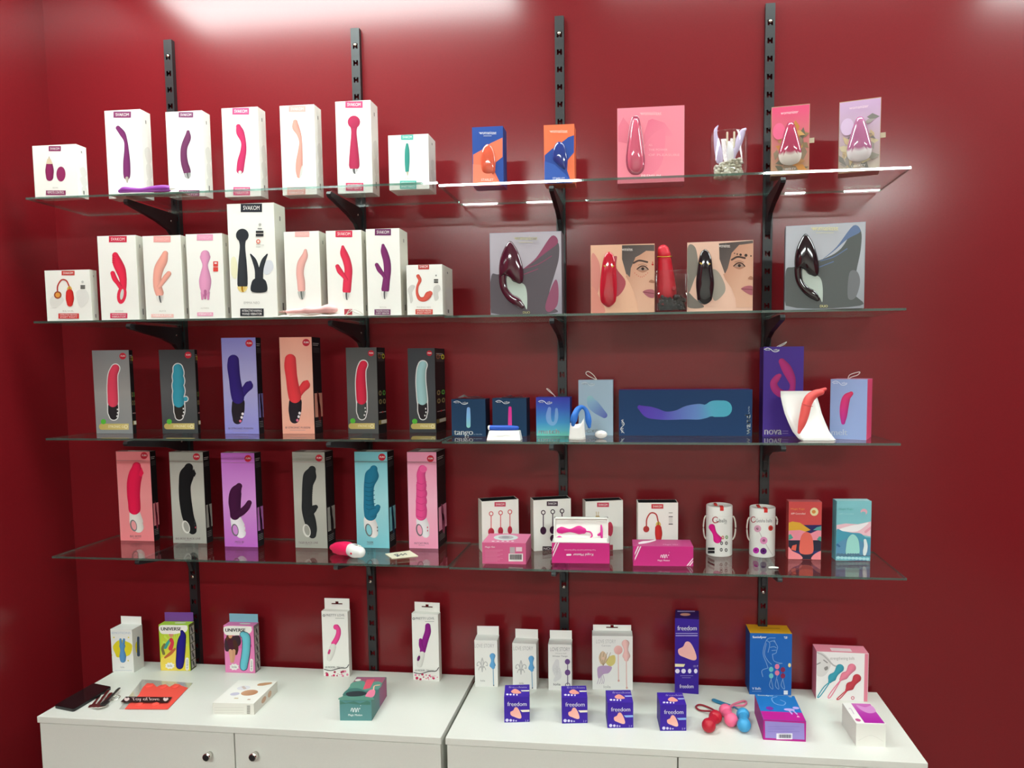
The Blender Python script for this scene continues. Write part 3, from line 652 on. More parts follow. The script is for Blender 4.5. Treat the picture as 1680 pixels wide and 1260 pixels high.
b = svak2('white carton with a crimson two-armed massager and silver base, on the second shelf', (539, 519.5), 379, 592.5, 602)
logo_tab(b, F, (722, 233, 832, 276), '#d9304f'); a = b.part('printed_picture', crop=F)
a.stroke([(770, 340, 10), (776, 380, 24), (795, 430, 26), (807, 490, 26), (801, 560, 28), (796, 625, 28)], '#e23553'); a.stroke([(735, 468, 14), (751, 500, 18), (775, 530, 14), (792, 555, 13)], '#e23553'); a.cup(796, 640, 28, 50, rot=.05)
caption(b, F, (780, 748, 832, 786), '#a83a48'); marble(b); b.done()
b = svak2('white carton with a purple two-armed massager and silver base, on the second shelf', (604, 519.3), 376, 655, 668)
logo_tab(b, F, (980, 222, 1086, 265), '#6d2a5a'); a = b.part('printed_picture', crop=F)
a.stroke([(1034, 330, 10), (1041, 370, 22), (1058, 430, 24), (1063, 490, 24), (1057, 550, 24), (1049, 618, 26)], '#7d2a68'); a.stroke([(993, 458, 13), (1010, 490, 16), (1034, 522, 12), (1047, 545, 11)], '#7d2a68'); a.cup(1046, 632, 26, 52, rot=.08)
a = b.part('lettering', crop=F); a.text('TRYSTA', 1010, 732, 1056, 741, '#bdb8ae'); caption(b, F, (978, 750, 1083, 787), '#6d2a5a', ['TARGETED ROLLING', 'G-SPOT VIBRATOR']); marble(b); b.done()
b = svak2('small white carton with a coral hook-shaped massager and grey world map, on the second shelf', (668.5, 519), 435, 725, 742)
logo_tab(b, F, (1265, 452, 1336, 488), '#b8352f'); a = b.part('printed_picture', crop=F)
a.poly([(1196, 620), (1220, 590), (1245, 600), (1225, 640), (1230, 690), (1215, 710), (1205, 660)], '#cfcdc6', True); a.poly([(1365, 610), (1400, 590), (1412, 620), (1395, 640), (1398, 680), (1372, 690)], '#cfcdc6', True)
a.stroke([(1264, 532, 12), (1276, 560, 11), (1260, 600, 8), (1258, 645, 9), (1275, 680, 13), (1308, 682, 17), (1332, 655, 22), (1342, 646, 17)], '#d95a4a'); a.ell(1382, 528, 5, 6, '#9a9892'); a.rect(1368, 552, 1396, 563, '#4a4845'); a.rect(1368, 566, 1396, 577, '#4a4845')
a = b.part('lettering', crop=F); a.text('PHOENIX NEO', 1256, 731, 1348, 741, '#b5b0a6'); caption(b, F, (1247, 750, 1360, 783), '#c8402e', ['INTERACTIVE VIBRATING', 'SMART PANTY']); marble(b); b.done()

# ---- second shelf, window cartons
gV = 'window cartons on the second shelf'
def duo(label, bl, tl, tr, trp, crop, base, top, fab, edge, prod, mint, f, dx, t, edgepoly, fabpoly, petal, petc):
    b = Carton(label, z2r, bl, tl, tr, -.25, trp=trp, t=.06, front=base, side='#5c5a60', group=gV)
    b.bg([(0, top), (.35, top), (1, base)]); a = b.part('printed_cloth', crop=crop)
    a.poly(fabpoly, fab, True); a.poly(edgepoly, edge, True); a.poly(petal, petc, True); a.line([(dx + 95, 400), (dx + 180, 375), (dx + 270, 320)], 3, edge); a.line([(dx + 90, 440), (dx + 180, 405)], 3, edge)
    a.poly([(dx - 25, 470), (dx - 10, 452), (dx + 20, 490), (dx + 85, 503), (dx + 108, 560), (dx + 108, 668), (dx + 90, 640), (dx + 50, 590), (dx - 10, 560)], mint, True)
    a = b.part('window_product', crop=crop, mat='gloss'); a.stroke([(dx - 48, 400, 24), (dx - 54, 465, 22), (dx - 44, 530, 22), (dx - 5, 588, 25), (dx + 42, 620, 29), (dx + 74, 648, 18)], prod, relief=.45); a.dome([(dx - 5, 222), (dx + 35, 262), (dx + 68, 340), (dx + 85, 420), (dx + 83, 480), (dx + 62, 503), (dx + 25, 488), (dx - 10, 458), (dx - 40, 445), (dx - 68, 458), (dx - 76, 420), (dx - 70, 350), (dx - 46, 280)], prod, .012)
    a = b.part('lettering', crop=crop); a.k += 60; a.text('womanizer', *f, '#e9e0ad', -.5, bold=1.5); a.rect(f[0] + 30, f[3] + 14, f[2] - 30, f[3] + 17, '#d8d2ac'); a.text('DUO', *t, '#e6dc9c', bold=1); b.done(); return b
duo('grey carton with a wine-red curved product and dark red cloth, on the second shelf', (805, 515), 382.5, 921, None, G, '#8f8a95', '#b4adb6', '#5a5258', '#8a4560', '#471829', '#b9c7bd',
    (335, 192, 488, 216), 310, (393, 684, 438, 699), [(400, 400), (480, 330), (580, 188), (622, 232), (540, 300), (420, 392)], [(184, 455), (240, 440), (400, 400), (560, 280), (622, 232), (628, 330), (600, 440), (565, 560), (570, 640), (600, 694), (184, 694)], [(600, 480), (624, 520), (618, 640), (562, 688), (540, 640)], '#8f4f68')
duo('grey carton with a black curved product and slate blue cloth, on the second shelf', (1287, 506), 371, None, (1420.5, 363.5), (1080 - .25 * 6, 340 - 12, 4), '#9a9da4', '#b9bcc3', '#5c605f', '#66799c', '#1c1318', '#bcc9c0',
    (1009, 172, 1186, 202), 975, (1066, 690, 1116, 706), [(1086, 388), (1176, 308), (1286, 168), (1332, 208), (1246, 258), (1156, 338)], [(842, 468), (906, 438), (1086, 388), (1206, 318), (1296, 175), (1338, 212), (1334, 328), (1306, 468), (1286, 608), (1330, 694), (842, 694)], [(1260, 480), (1310, 470), (1330, 540), (1300, 640), (1250, 640)], '#77797c')
def portrait(label, bl, tl, tr, yaw, crop, base, petals, hair, skin, brow, eye, lips, nose, dots, prod, ring, mark, tx):
    b = Carton(label, z2r, bl, tl, tr, -.25, yaw, t=.055, front=base, side='#b58d78', group=gV)
    a = b.part('printed_portrait', crop=crop)
    for pts, c in petals: a.poly(pts, c, True)
    a.poly(hair, '#4a403e', grad=((hair[0][0], hair[0][1]), (hair[1][0], hair[1][1] + 250), '#776a64')); a.poly(skin, '#c48d72', grad=((skin[0][0], 300), (skin[0][0] + 180, 420), '#dcae94'))
    a.line(brow, 6, '#4d3a33'); ex, ey = eye; a.poly([(ex - 40, ey + 2), (ex, ey - 26), (ex + 38, ey + 2), (ex, ey + 24)], '#b07c64', True); a.poly([(ex - 30, ey + 4), (ex - 12, ey - 9), (ex + 14, ey - 10), (ex + 28, ey + 5), (ex + 6, ey + 9), (ex - 16, ey + 9)], '#a3887a', True); a.ell(ex, ey - 1, 10, 10, '#35251f'); a.line([(ex - 38, ey + 2), (ex - 12, ey - 17), (ex + 16, ey - 16), (ex + 36, ey + 4)], 3.2, '#2e2220'); a.line([(ex - 30, ey - 24), (ex, ey - 32), (ex + 28, ey - 22)], 2, '#9a6c56')
    a.poly(lips, '#a8606a', True); a.line([(lips[0][0], lips[0][1]), (lips[2][0] - 20, lips[2][1] + 18), (lips[2][0] - 2, lips[2][1] + 20)], 2.5, '#7a3d44')
    a.poly(nose, '#a9755d', True)
    for x, y, r in dots: a.ell(x, y, r, r, mark)
    a = b.part('window_product', crop=crop, mat='gloss'); q_ = prod[1]; L_ = [(x - r, y) for x, y, r in q_]; R_2 = [(x + r, y) for x, y, r in q_]; a.dome([(q_[0][0], q_[0][1] - 11)] + R_2 + [(q_[-1][0], q_[-1][1] + 24)] + L_[::-1], prod[0], .010)
    a = b.part('product_ring', crop=crop, mat='gloss'); a.k += 170; a.line(ring, 5, '#c9a848')
    a = b.part('lettering', crop=crop); a.text('womanizer', *tx, '#efe3da', -.5); b.done()
portrait('peach carton with half a face and a glossy red oval product, on the second shelf', (969.5, 514), 402.5, 1074, 0, G, '#e6b597',
    [([(842, 315), (885, 345), (900, 420), (890, 540), (860, 600), (842, 600)], '#d88c80'), ([(842, 520), (900, 600), (930, 690), (842, 690)], '#dd9080'), ([(965, 362), (1008, 322), (1006, 400), (1066, 488), (1035, 565), (990, 570)], '#b0505a')],
    [(1042, 250), (1254, 246), (1254, 300), (1200, 290), (1130, 330), (1102, 400), (1092, 470), (1070, 442), (1042, 340)],
    [(1100, 400), (1128, 335), (1200, 286), (1254, 288), (1254, 688), (1152, 688), (1146, 640), (1120, 560), (1094, 500), (1066, 455), (1074, 438), (1094, 462)],
    [(1118, 366), (1155, 350), (1208, 360)], (1178, 405), [(1180, 556), (1212, 540), (1253, 546), (1253, 592), (1216, 590)], [(1218, 492), (1232, 476), (1252, 484), (1252, 498)],
    [(1243, 362, 4), (1243, 376, 7)] + [(1126 + 12 * k, 432 + 26 * math.sin(k / 7 * 3.14), 2.6) for k in range(8)], ('#b81c30', [(957, 303, 19), (957, 322, 31), (957, 362, 42), (955, 430, 50), (953, 520, 56), (952, 600, 52), (952, 632, 38)]), [(928, 388), (957, 402), (986, 388)], '#c0392f', (1040, 270, 1112, 290))
portrait('peach carton with half a face and a glossy black oval product, on the second shelf', (1127, 508.5), 398, 1236, -4, H, '#e8bfa9',
    [([(190, 272), (244, 266), (262, 400), (238, 470), (192, 560)], '#857e74'), ([(345, 425), (390, 420), (438, 510), (428, 570), (362, 608)], '#a29a8e'), ([(192, 560), (240, 600), (300, 655), (192, 655)], '#7e776e')],
    [(398, 238), (622, 218), (622, 262), (535, 246), (482, 300), (456, 400), (440, 445), (402, 340)],
    [(456, 400), (482, 300), (530, 248), (622, 236), (622, 658), (512, 658), (506, 600), (480, 530), (440, 475), (426, 440), (440, 432)],
    [(482, 345), (520, 326), (568, 334)], (532, 384), [(545, 536), (582, 516), (621, 522), (621, 572), (592, 570)], [(588, 470), (604, 452), (621, 460), (621, 476)],
    [(500, 303, 4), (518, 308, 5), (540, 312, 8), (575, 316, 10), (608, 320, 5)], ('#17151a', [(307, 287, 19), (307, 306, 31), (308, 346, 43), (307, 410, 51), (307, 500, 60), (305, 580, 52), (303, 615, 42)]), [(276, 370), (304, 384), (336, 374)], '#3a2c28', (395, 246, 470, 268))

# ---- third shelf, tall cartons
gT = 'tall cartons on the third shelf'
def fun(b, crop, x, y, r):
    a = b.part('logo_disc', crop=crop); a.ell(x, y, r, r, '#c22438')
    a = b.part('lettering', crop=crop, parent='logo_disc'); a.text('FUN', x - r * .62, y - r * .28, x + r * .62, y + r * .2, '#f6e9e6', bold=1.2)
def dark_side(b, patch, fig='#6a2430', badges=False):
    a = b.part('side_print', 'right', uv=True)
    for k, (u0, u1) in enumerate([(.12, .8), (.12, .7)]): a.rect(u0, .06 + .018 * k, u1, .068 + .018 * k, '#b9b7b4')
    for k in range(4): a.rect(.12, .11 + .014 * k, .86, .114 + .014 * k, '#6b696a')
    if patch:
        a.rect(.1, .58, 1, .83, patch); a.stroke([(.45, .62, .06), (.6, .68, .09), (.55, .74, .12), (.7, .8, .1)], fig, True)
        for k in range(4): a.rect(.12, .87 + .018 * k, .8, .876 + .018 * k, '#8d8b8a')
    if badges:
        for x, y, c in [(.3, .1, '#a0654a'), (.78, .1, '#d9d23a'), (.28, .53, '#9a8a5c'), (.75, .53, '#5aa843'), (.28, .63, '#9a8a5c'), (.75, .63, '#9a8a5c')]: a.ell(x, y, .17, .03, c); a.ell(x, y, .1, .016, '#33302c')
        a.rect(.1, .75, .9, .758, '#b9b7b4'); a.ell(.5, .754, .08, .012, '#c83a3a'); a.rect(0, .845, 1, .895, '#8f8046'); a.rect(.3, .85, .95, .89, '#dcd8cc')
def stronic(label, bl, tl, tr, yf, crop, base, base2, shape, handle, col, hcol, band, dot, logo, buttons, sx=None, t=None, wave=None, yaw=0):
    b = Carton(label, z3, bl, tl, tr, yf, yaw, sx=sx, t=t, front=base, side='#1d1c1e', top='#8f8d88', group=gT)
    b.bg([(0, base), (.5, base2), (1, base)]); fun(b, crop, *logo); a = b.part('printed_picture', crop=crop)
    allp = shape + handle
    def st(grow, c1, c2, flat):
        if wave and grow == 0: a.ell(*wave, 15, 15, c1)
        elif wave: a.ell(*wave, 21, 21, c1)
        if grow: a.stroke([(x, y, r + grow) for x, y, r in allp], c1, True)
        else: a.stroke(handle, c2); a.stroke(shape, c1)
    st(6, '#e6e6e4', '#e6e6e4', True); st(0, col, hcol, False)
    for x, y in buttons: a.ell(x, y, 4.5, 6, '#e8e6e2')
    a = b.part('gold_band', crop=crop); x0, y0, x1, y1 = band; r = (y1 - y0) / 2
    a.poly([(x0 + r + r * math.cos(t_), y0 + r + r * math.sin(t_)) for t_ in np.linspace(math.pi / 2, 3 * math.pi / 2, 9)] + [(x1, y0), (x1, y1)], '#b9a45c', grad=((x0, y0), (x1, y0), '#d3c07c')); a.ell(*dot, 17, 17, '#58b83c')
    a = b.part('lettering', crop=crop, parent='gold_band'); a.text('STRONIC G', x0 + 62, y0 + 11, x1 - 34, y1 - 13, '#f0e6c0'); a.ring(x1 - 18, (y0 + y1) / 2, 10, 10, 2, '#efe5c2')
    dark_side(b, None, badges=True); b.done()
stronic('silver-grey tall carton with a white-outlined pink massager, on the third shelf', (158.5, 712), 575, 211, -.168, I, '#86888a', '#a09f9c', [(238, 258, 27), (222, 300, 30), (219, 370, 33), (221, 440, 34), (222, 478, 34)], [(223, 505, 33), (224, 545, 33), (227, 568, 27)], '#e84863', '#2c2a2c', (130, 620, 326, 660), (160, 607), (286, 177, 22), [(252, 527), (253, 549), (249, 571)], sx=217)
stronic('charcoal tall carton with a white-outlined turquoise wavy massager, on the third shelf', (267, 711), 574, 319, -.155, I, '#3f4244', '#606264', [(648, 258, 30), (652, 285, 34), (648, 310, 35), (654, 340, 37), (648, 370, 36), (655, 405, 38), (650, 440, 36), (654, 478, 36)], [(657, 505, 34), (658, 545, 33), (657, 570, 25)], '#3da5bd', '#33302c', (558, 618, 757, 657), (592, 607), (715, 170, 22), [(684, 522), (686, 545), (680, 568)], sx=323, wave=(698, 458))
for lab, bl, tl, tr, sx, yf, dx, dy, g0, g1, col in [
    ('tallest lavender carton with an indigo two-armed massager, on the third shelf', (369.5, 712), 554.5, 419, 427.5, -.164, 0, 0, '#8a86cc', '#b5b3e2', '#33237a'),
    ('tall salmon carton with a scarlet two-armed massager, on the third shelf', (464, 712), 553.5, 511, 525, -.16, 374, -5, '#f0a792', '#f8c6b0', '#ee4048')]:
    b = Carton(lab, z3, bl, tl, tr, yf, sx=sx, front=g0, side='#201f23', top=g0, group=gT); b.bg([(0, g0), (.45, g1), (1, g0)]); fun(b, I, 1115 + dx, 93 + dy, 24)
    a = b.part('printed_picture', crop=I); o = lambda p: [(x + dx, y + dy, r) for x, y, r in p]
    a.stroke(o([(1045, 485, 42), (1042, 540, 42), (1040, 592, 32)]), '#262029'); a.stroke(o([(1052, 440, 28), (1085, 402, 25), (1112, 372, 30)]), col); a.ell(1121 + dx, 352 + dy, 13, 13, col); a.stroke(o([(1012, 205, 37), (1012, 250, 40), (1020, 320, 38), (1032, 400, 41), (1042, 448, 42)]), col)
    for x, y, c in [(1073, 556, '#e9dfe4'), (1067, 579, '#e9dfe4'), (1058, 603, '#e0708e')]: a.ell(x + dx, y + dy, 8, 9, c)
    a = b.part('lettering', crop=I); a.text('BI STRONIC FUSION', 980 + dx, 645 + dy, 1142 + dx, 657 + dy, '#6a5a6a'); a.rect(1010 + dx, 667 + dy, 1110 + dx, 669 + dy, '#a58f9a'); dark_side(b, g0, '#3a2340' if not dx else '#7a2a2a'); b.done()
stronic('dark grey tall carton with a white-outlined crimson massager, on the third shelf', (571.5, 711), 570.5, 617.5, -.14, J, '#535454', '#696a69', [(665, 233, 27), (652, 270, 28), (648, 340, 32), (652, 420, 34), (654, 462, 33)], [(655, 492, 32), (655, 540, 32), (656, 568, 24)], '#e4304f', '#4c5250', (568, 617, 740, 655), (596, 602), (715, 158, 20), [(677, 518), (679, 541), (672, 564)], sx=631, yaw=-4)
stronic('dark grey tall carton with a white-outlined pale blue massager, on the third shelf', (672, 709.5), 571.5, 713, -.105, J, '#3b3d41', '#4a4c50', [(1055, 236, 27), (1045, 270, 28), (1042, 340, 30), (1048, 420, 32), (1052, 466, 32)], [(1054, 495, 30), (1055, 540, 30), (1056, 570, 22)], '#a9d4d6', '#2a2428', (977, 618, 1138, 656), (1002, 605), (1098, 158, 18), [(1074, 522), (1076, 545), (1069, 567)], sx=729)

# ---- third shelf, navy and lilac cartons
gN = 'navy, blue and lilac cartons on the third shelf'
def wavelogo(b, crop, r, col='#eef2f4', rot=0):
    a = b.part('lettering', crop=crop); x0, y0, x1, y1 = r
    if rot:
        h = y1 - y0; a.text('we', x0, y0 + h * .62, x1 - 2, y1, col, rot=90, bold=.5); a.text('vibe', x0, y0, x1 - 2, y0 + h * .42, col, rot=90, bold=.5); a.line([(x1 + 2, y1), (x0 - 3, y1 - h * .3), (x1 + 3, y0 + h * .35), (x0 + 2, y0 + h * .08)], 1.8, col); return
    w = x1 - x0; a.text('we', x0 + w * .04, y0 + 5, x0 + w * .36, y1 - 3, col, bold=.8); a.text('vibe', x0 + w * .60, y0 + 2, x1 - w * .02, y1 - 3, col, bold=.8)
    a.line([(x0, y0 + 4), (x0 + w * .22, y0 - 3), (x0 + w * .42, y0 + 4), (x0 + w * .6, y1 + 2), (x0 + w * .8, y1 + 3), (x1 - 4, y1 - 3)], 2, col)
def ribbon(b, x, pts, r=.0011, col='#e9ded6'):
    mb = MB(); mb.tube([(x + dx, b.t * .5, b.h + dz) for dx, dz in pts], [r] * len(pts), col, 8); mb.build('ribbon_loop', M['soft'], b.o, True)
def flap(b, pts, col='#f2f0ec'):
    mb = MB(); n = len(pts); vs = [(x * b.w, .004 + .3 * b.t * (i % 2), b.h + .0004 + z) for i, (x, z) in enumerate(pts)] + [(x * b.w, .006 + .3 * b.t + .2 * b.t * (i % 2), b.h + .0008 + z * .4) for i, (x, z) in enumerate(pts)]
    mb.add(vs, [(i, i + 1, n + i + 1, n + i) for i in range(n - 1)], lin(col)); mb.build('torn_flap', M['card'], b.o)
b = Carton('navy carton with a pale blue bullet and large white lettering, on the third shelf', z3r, (741.5, 716), 655, 796, -.167, t=.06, front='#17395a', side='#122d48', group=gN)
wavelogo(b, K, (108, 436, 213, 452)); a = b.part('printed_picture', crop=K); a.stroke([(215, 489, 12), (215, 550, 15), (215, 612, 15)], [(0, '#7d9be0'), (.5, '#7fb4dc'), (1, '#8fd0b0')], True); a = b.part('product_name', crop=K); a.text('tango', 110, 645, 246, 692, '#eef2f4', bold=2.5); a.text('by We-Vibe', 252, 670, 314, 680, '#a9bccb'); b.done(); flap(b, [(-.32, .004), (-.18, .012), (.0, .006), (.2, .007), (.46, .004)])
b = Carton('navy carton with a hot pink bullet, behind the white block stand, on the third shelf', z3r, (808.5, 716), 653.5, 863.5, -.16, t=.06, front='#17395a', side='#122d48', group=gN)
wavelogo(b, K, (412, 432, 515, 448)); a = b.part('printed_picture', crop=K); a.stroke([(516, 483, 11), (516, 540, 13), (516, 640, 14)], [(0, '#e01f92'), (.6, '#e0409a'), (1, '#e070b0')], True); b.done(); flap(b, [(-.25, .002), (0, .007), (.15, .004), (.35, .005)])
b = Carton('carton shading from violet down to aqua with a pale U shape, on the third shelf', z3r, (880, 715.6), 652, 935, -.153, t=.055, front='#3d55b8', side='#2f3f94', top='#3a2f9a', group=gN)
b.bg([(0, '#3a3cae'), (.3, '#3b62c0'), (.65, '#4597cf'), (.85, '#5cb6c8'), (1, '#74ccb6')]); wavelogo(b, K, (722, 432, 824, 450)); a = b.part('printed_picture', crop=K); a.stroke([(802, 488, 12), (795, 540, 18), (802, 580, 17), (825, 599, 13), (846, 582, 11), (853, 540, 13), (853, 492, 9)], [(0, '#7d92dc'), (.5, '#7db4e0'), (1, '#7d9ddc')], True); a = b.part('product_name', crop=K); a.text('match', 722, 636, 872, 670, '#e9f4f2', bold=2); b.done(); ribbon(b, -.008, [(.012, 0), (.002, .012), (-.008, .022), (-.014, .024), (-.006, .016), (.004, .008)])
b = Carton('pale blue carton with a teardrop shape, behind the white cone stand, on the third shelf', z3r, (949.5, 714.5), 623.5, 1005.5, -.13, t=.05, front='#a9c3d6', side='#8ba6bb', group=gN)
wavelogo(b, K, (1035, 300, 1132, 318), '#dce8ee'); a = b.part('printed_picture', crop=K); a.stroke([(1098, 418, 24), (1115, 455, 38), (1150, 492, 36), (1200, 535, 22)], [(0, '#9fd6d0'), (.35, '#8fb8d8'), (1, '#5550b4')], True); a = b.part('product_name', crop=K); a.text('moxie', 1020, 630, 1182, 662, '#dbe6ec', bold=2); b.done(); ribbon(b, -.012, [(.014, 0), (.004, .014), (-.01, .024), (-.018, .02), (-.012, .012), (.004, .004), (.012, 0)])
b = Carton('long navy carton lying sideways with a violet to aqua wand, on the third shelf', z3r, (1015.5, 715), 640, 1234.5, -.133, t=.075, front='#1c3f6c', side='#16335a', top='#4d2a7c', group=gN)
a = b.part('printed_picture', crop=L); a.stroke([(166, 364, 12), (210, 388, 31), (258, 400, 30), (310, 410, 23), (370, 406, 26), (430, 393, 38), (490, 388, 43), (525, 386, 38), (545, 380, 36), (575, 372, 45), (630, 371, 45)], [(0, '#5b2fb0'), (.3, '#5c50bc'), (.55, '#6c90d4'), (.8, '#5cb6d4'), (1, '#52b8d0')], True)
wavelogo(b, L, (64, 430, 78, 505), rot=1); a = b.part('product_name', crop=L); a.text('wand', 748, 405, 775, 512, '#eef2f4', rot=90, bold=1.5); a.text('by We-Vibe', 764, 358, 774, 398, '#b9c8d8', rot=90); b.done()
b = Carton('tall violet carton with a magenta looped massager, on the third shelf', z3r, (1251, 716), 569, 1319, -.142, t=.06, front='#4a2f8f', side='#3a2472', group=gN)
wavelogo(b, L, (853, 40, 938, 54)); a = b.part('printed_picture', crop=L); a.stroke([(950, 112, 18), (975, 150, 27), (1000, 200, 24), (1010, 240, 16), (1000, 280, 18), (960, 292, 22), (920, 270, 22), (905, 232, 20), (925, 200, 17), (936, 190, 12)], [(0, '#b82f78'), (.5, '#a82a7c'), (1, '#c03878')]); a = b.part('product_name', crop=L); a.text('nova', 853, 487, 947, 514, '#eceaf2', bold=2); a.rect(953, 493, 985, 496, '#9a8cc4'); a.rect(953, 506, 985, 509, '#9a8cc4'); b.done(); ribbon(b, -.002, [(-.012, 0), (.004, .008), (.016, .014), (.008, .006), (-.006, 0)], .0008)
b = Carton('pale periwinkle carton with a pink curved massager, at the third shelf end', z3r, (1361, 720), 622, 1423.5, -.198, sx=1431.5, front='#9aaede', side='#e0507a', top='#c07aa0', group=gN, yaw=-24)
wavelogo(b, L, (1228, 222, 1312, 238), '#d9e2f4'); a = b.part('printed_picture', crop=L); a.stroke([(1332, 288, 12), (1306, 312, 22), (1294, 360, 24), (1290, 410, 20), (1288, 448, 11)], [(0, '#e8405a'), (.5, '#d83a84'), (1, '#b834a0')]); a = b.part('product_name', crop=L); a.text('melt', 1223, 485, 1310, 517, '#d5dff2', bold=1.5); b.done(); ribbon(b, .004, [(-.014, 0), (-.01, .01), (.004, .016), (.016, .018), (.01, .010), (-.004, .005), (-.012, 0)])

# ---- lowest shelf, tall cartons
gL = 'tall cartons on the lowest shelf'
def ringhandle(a, pts, col, hole, ringc, holec, btn, bc):
    a.stroke(pts, col, hl=.1); a.ell(hole[0], hole[1], hole[2] + 4, hole[3] + 5, ringc, hole[4]); a.ell(hole[0] + 2, hole[1] - 1, hole[2] - 3, hole[3] - 4, holec, hole[4])
    for x, y in btn: a.ell(x, y, 4, 7, bc)
def tall4(label, bl, tl, tr, sx, yf, g0, g1, yaw=0, side='#1b1a1c'):
    b = Carton(label, z4, bl, tl, tr, yf, yaw, sx=sx, front=g0, side=side, top='#7a6f68', group=gL); b.bg([(0, g0), (.5, g1), (1, g0)]); return b
def finish4(b, crop, txt, r, patch, fig):
    a = b.part('lettering', crop=crop); a.text(txt, *r, '#6d5a60'); m = (r[0] + r[2]) / 2; a.rect(m - 22, r[3] + 6, m + 22, r[3] + 8, '#8d7a80'); dark_side(b, patch, fig)
    a = b.part('lid_band', uv=True); a.rect(.006, .1, .994, .104, '#8a6a6c'); 
    a = b.part('top_print', 'top', uv=True); a.poly([(.25, .25), (.85, .2), (.8, .75), (.3, .8)], '#d9d4cc'); b.done()
b = tall4('coral pink tall carton with a smooth hot pink massager, on the lowest shelf', (198, 888), 740.5, 245.5, 255, -.09, '#ef868c', '#f79c9e'); fun(b, M4, 657, 115, 24); a = b.part('printed_picture', crop=M4)
ringhandle(a, [(594, 520, 38), (605, 575, 46), (620, 612, 34)], '#ece6e0', (585, 597, 19, 36, -.25), '#7c7a7a', '#f0a0a4', [(650, 580), (655, 604)], '#d8a8a8'); a.stroke([(606, 190, 30), (602, 232, 46), (588, 300, 48), (585, 380, 45), (590, 440, 43), (592, 480, 42)], '#f01f52'); a.poly([(640, 195), (656, 236), (640, 262), (620, 250)], '#f01f52'); finish4(b, M4, 'BIG BOSS', (562, 664, 638, 678), '#f0949a', '#a03048')
b = tall4('silver tall carton with a smooth black massager and steel ring, on the lowest shelf', (284.5, 891.5), 741.5, 332.5, 343, -.104, '#a9a79f', '#c2c0b6'); fun(b, M4, 1018, 123, 24); a = b.part('printed_picture', crop=M4)
a.stroke([(965, 198, 30), (952, 245, 50), (938, 320, 42), (940, 400, 42), (950, 480, 42), (962, 540, 40), (985, 600, 34), (992, 630, 28)], '#15181a'); a.poly([(1000, 205), (1016, 240), (1005, 262), (985, 250)], '#15181a'); a.ell(946, 607, 26, 46, '#d9d7d0', -.3); a.ell(949, 606, 18, 36, '#a5a39b', -.3); [a.ell(1006, y, 5, 8, '#2c2e30') for y in (572, 592)]; a.ell(1012, 610, 4, 7, '#b84a58'); finish4(b, M4, 'BIG BOSS BLACK LINE', (876, 680, 1046, 693), '#b0aea6', '#2a2426')
b = tall4('orchid purple tall carton with a dark plum two-armed massager, on the lowest shelf', (369, 897.5), 743, 417, 427.5, -.134, '#bb66c2', '#d592d8'); fun(b, M4, 1373, 135, 24); a = b.part('printed_picture', crop=M4)
ringhandle(a, [(1290, 555, 38), (1308, 610, 46), (1325, 650, 34)], '#efe8ee', (1284, 628, 20, 38, -.2), '#6c6a70', '#d08ad2', [(1350, 600), (1354, 630)], '#d8a0c0'); a.stroke([(1312, 326, 22), (1290, 365, 40), (1282, 430, 43), (1285, 490, 38), (1284, 525, 34)], '#43133c'); a.stroke([(1300, 520, 26), (1335, 500, 24), (1365, 470, 22), (1382, 440, 18)], '#43133c'); finish4(b, M4, 'MISS BI', (1285, 703, 1345, 717), '#c47ac8', '#3a1a34')
b = tall4('silver tall carton with a ribbed black massager and steel ring, on the lowest shelf', (485, 898), 741.5, 532.4, 546, -.128, '#a09f96', '#b9b8ae', -1); fun(b, N4, 392, 132, 24); a = b.part('printed_picture', crop=N4)
a.stroke([(345, 212, 26), (330, 255, 46), (312, 330, 36), (310, 420, 36), (312, 490, 38), (330, 560, 40), (345, 620, 34), (348, 660, 26)], '#25282a'); a.stroke([(330, 510, 26), (360, 478, 22), (370, 470, 16)], '#25282a'); [a.ell(346 - 1.0 * k, 330 + 15 * k, 6, 7, '#25282a') for k in range(8)]; a.ell(308, 632, 26, 46, '#d5d3cc', -.25); a.ell(311, 630, 18, 36, '#9c9b92', -.25); finish4(b, N4, 'TIGER BLACK LINE', (252, 708, 386, 722), '#a8a69e', '#2a2426')
b = tall4('aqua tall carton with a petrol blue ribbed massager, on the lowest shelf', (586, 897), 741, 635, 646, -.112, '#7cc4d0', '#a4dbe2', -1); fun(b, N4, 826, 126, 25); a = b.part('printed_picture', crop=N4)
ringhandle(a, [(740, 560, 40), (752, 610, 46), (768, 650, 32)], '#ece8e6', (735, 628, 20, 40, -.2), '#6e7274', '#8ccfd8', [(795, 610), (796, 632)], '#7a6a6a'); a.stroke([(770, 208, 26), (758, 250, 48), (738, 320, 36), (735, 400, 34), (738, 470, 38), (748, 520, 44)], '#1f7898'); a.stroke([(760, 510, 32), (790, 480, 24), (798, 470, 18)], '#1f7898'); [a.line([(708 + 2 * k, 300 + 30 * k), (740, 306 + 30 * k), (770 + 2 * k, 296 + 30 * k)], 2.5, '#175f7c') for k in range(7)]; finish4(b, N4, 'TIGER', (722, 706, 768, 720), '#84c8d2', '#1a3f5c')
b = tall4('candy pink tall carton with a pink spiral-ribbed massager, on the lowest shelf', (671.5, 898.5), 741.5, 715.7, 730, -.106, '#f09ab8', '#f8b6cc'); fun(b, N4, 1160, 136, 24); a = b.part('printed_picture', crop=N4)
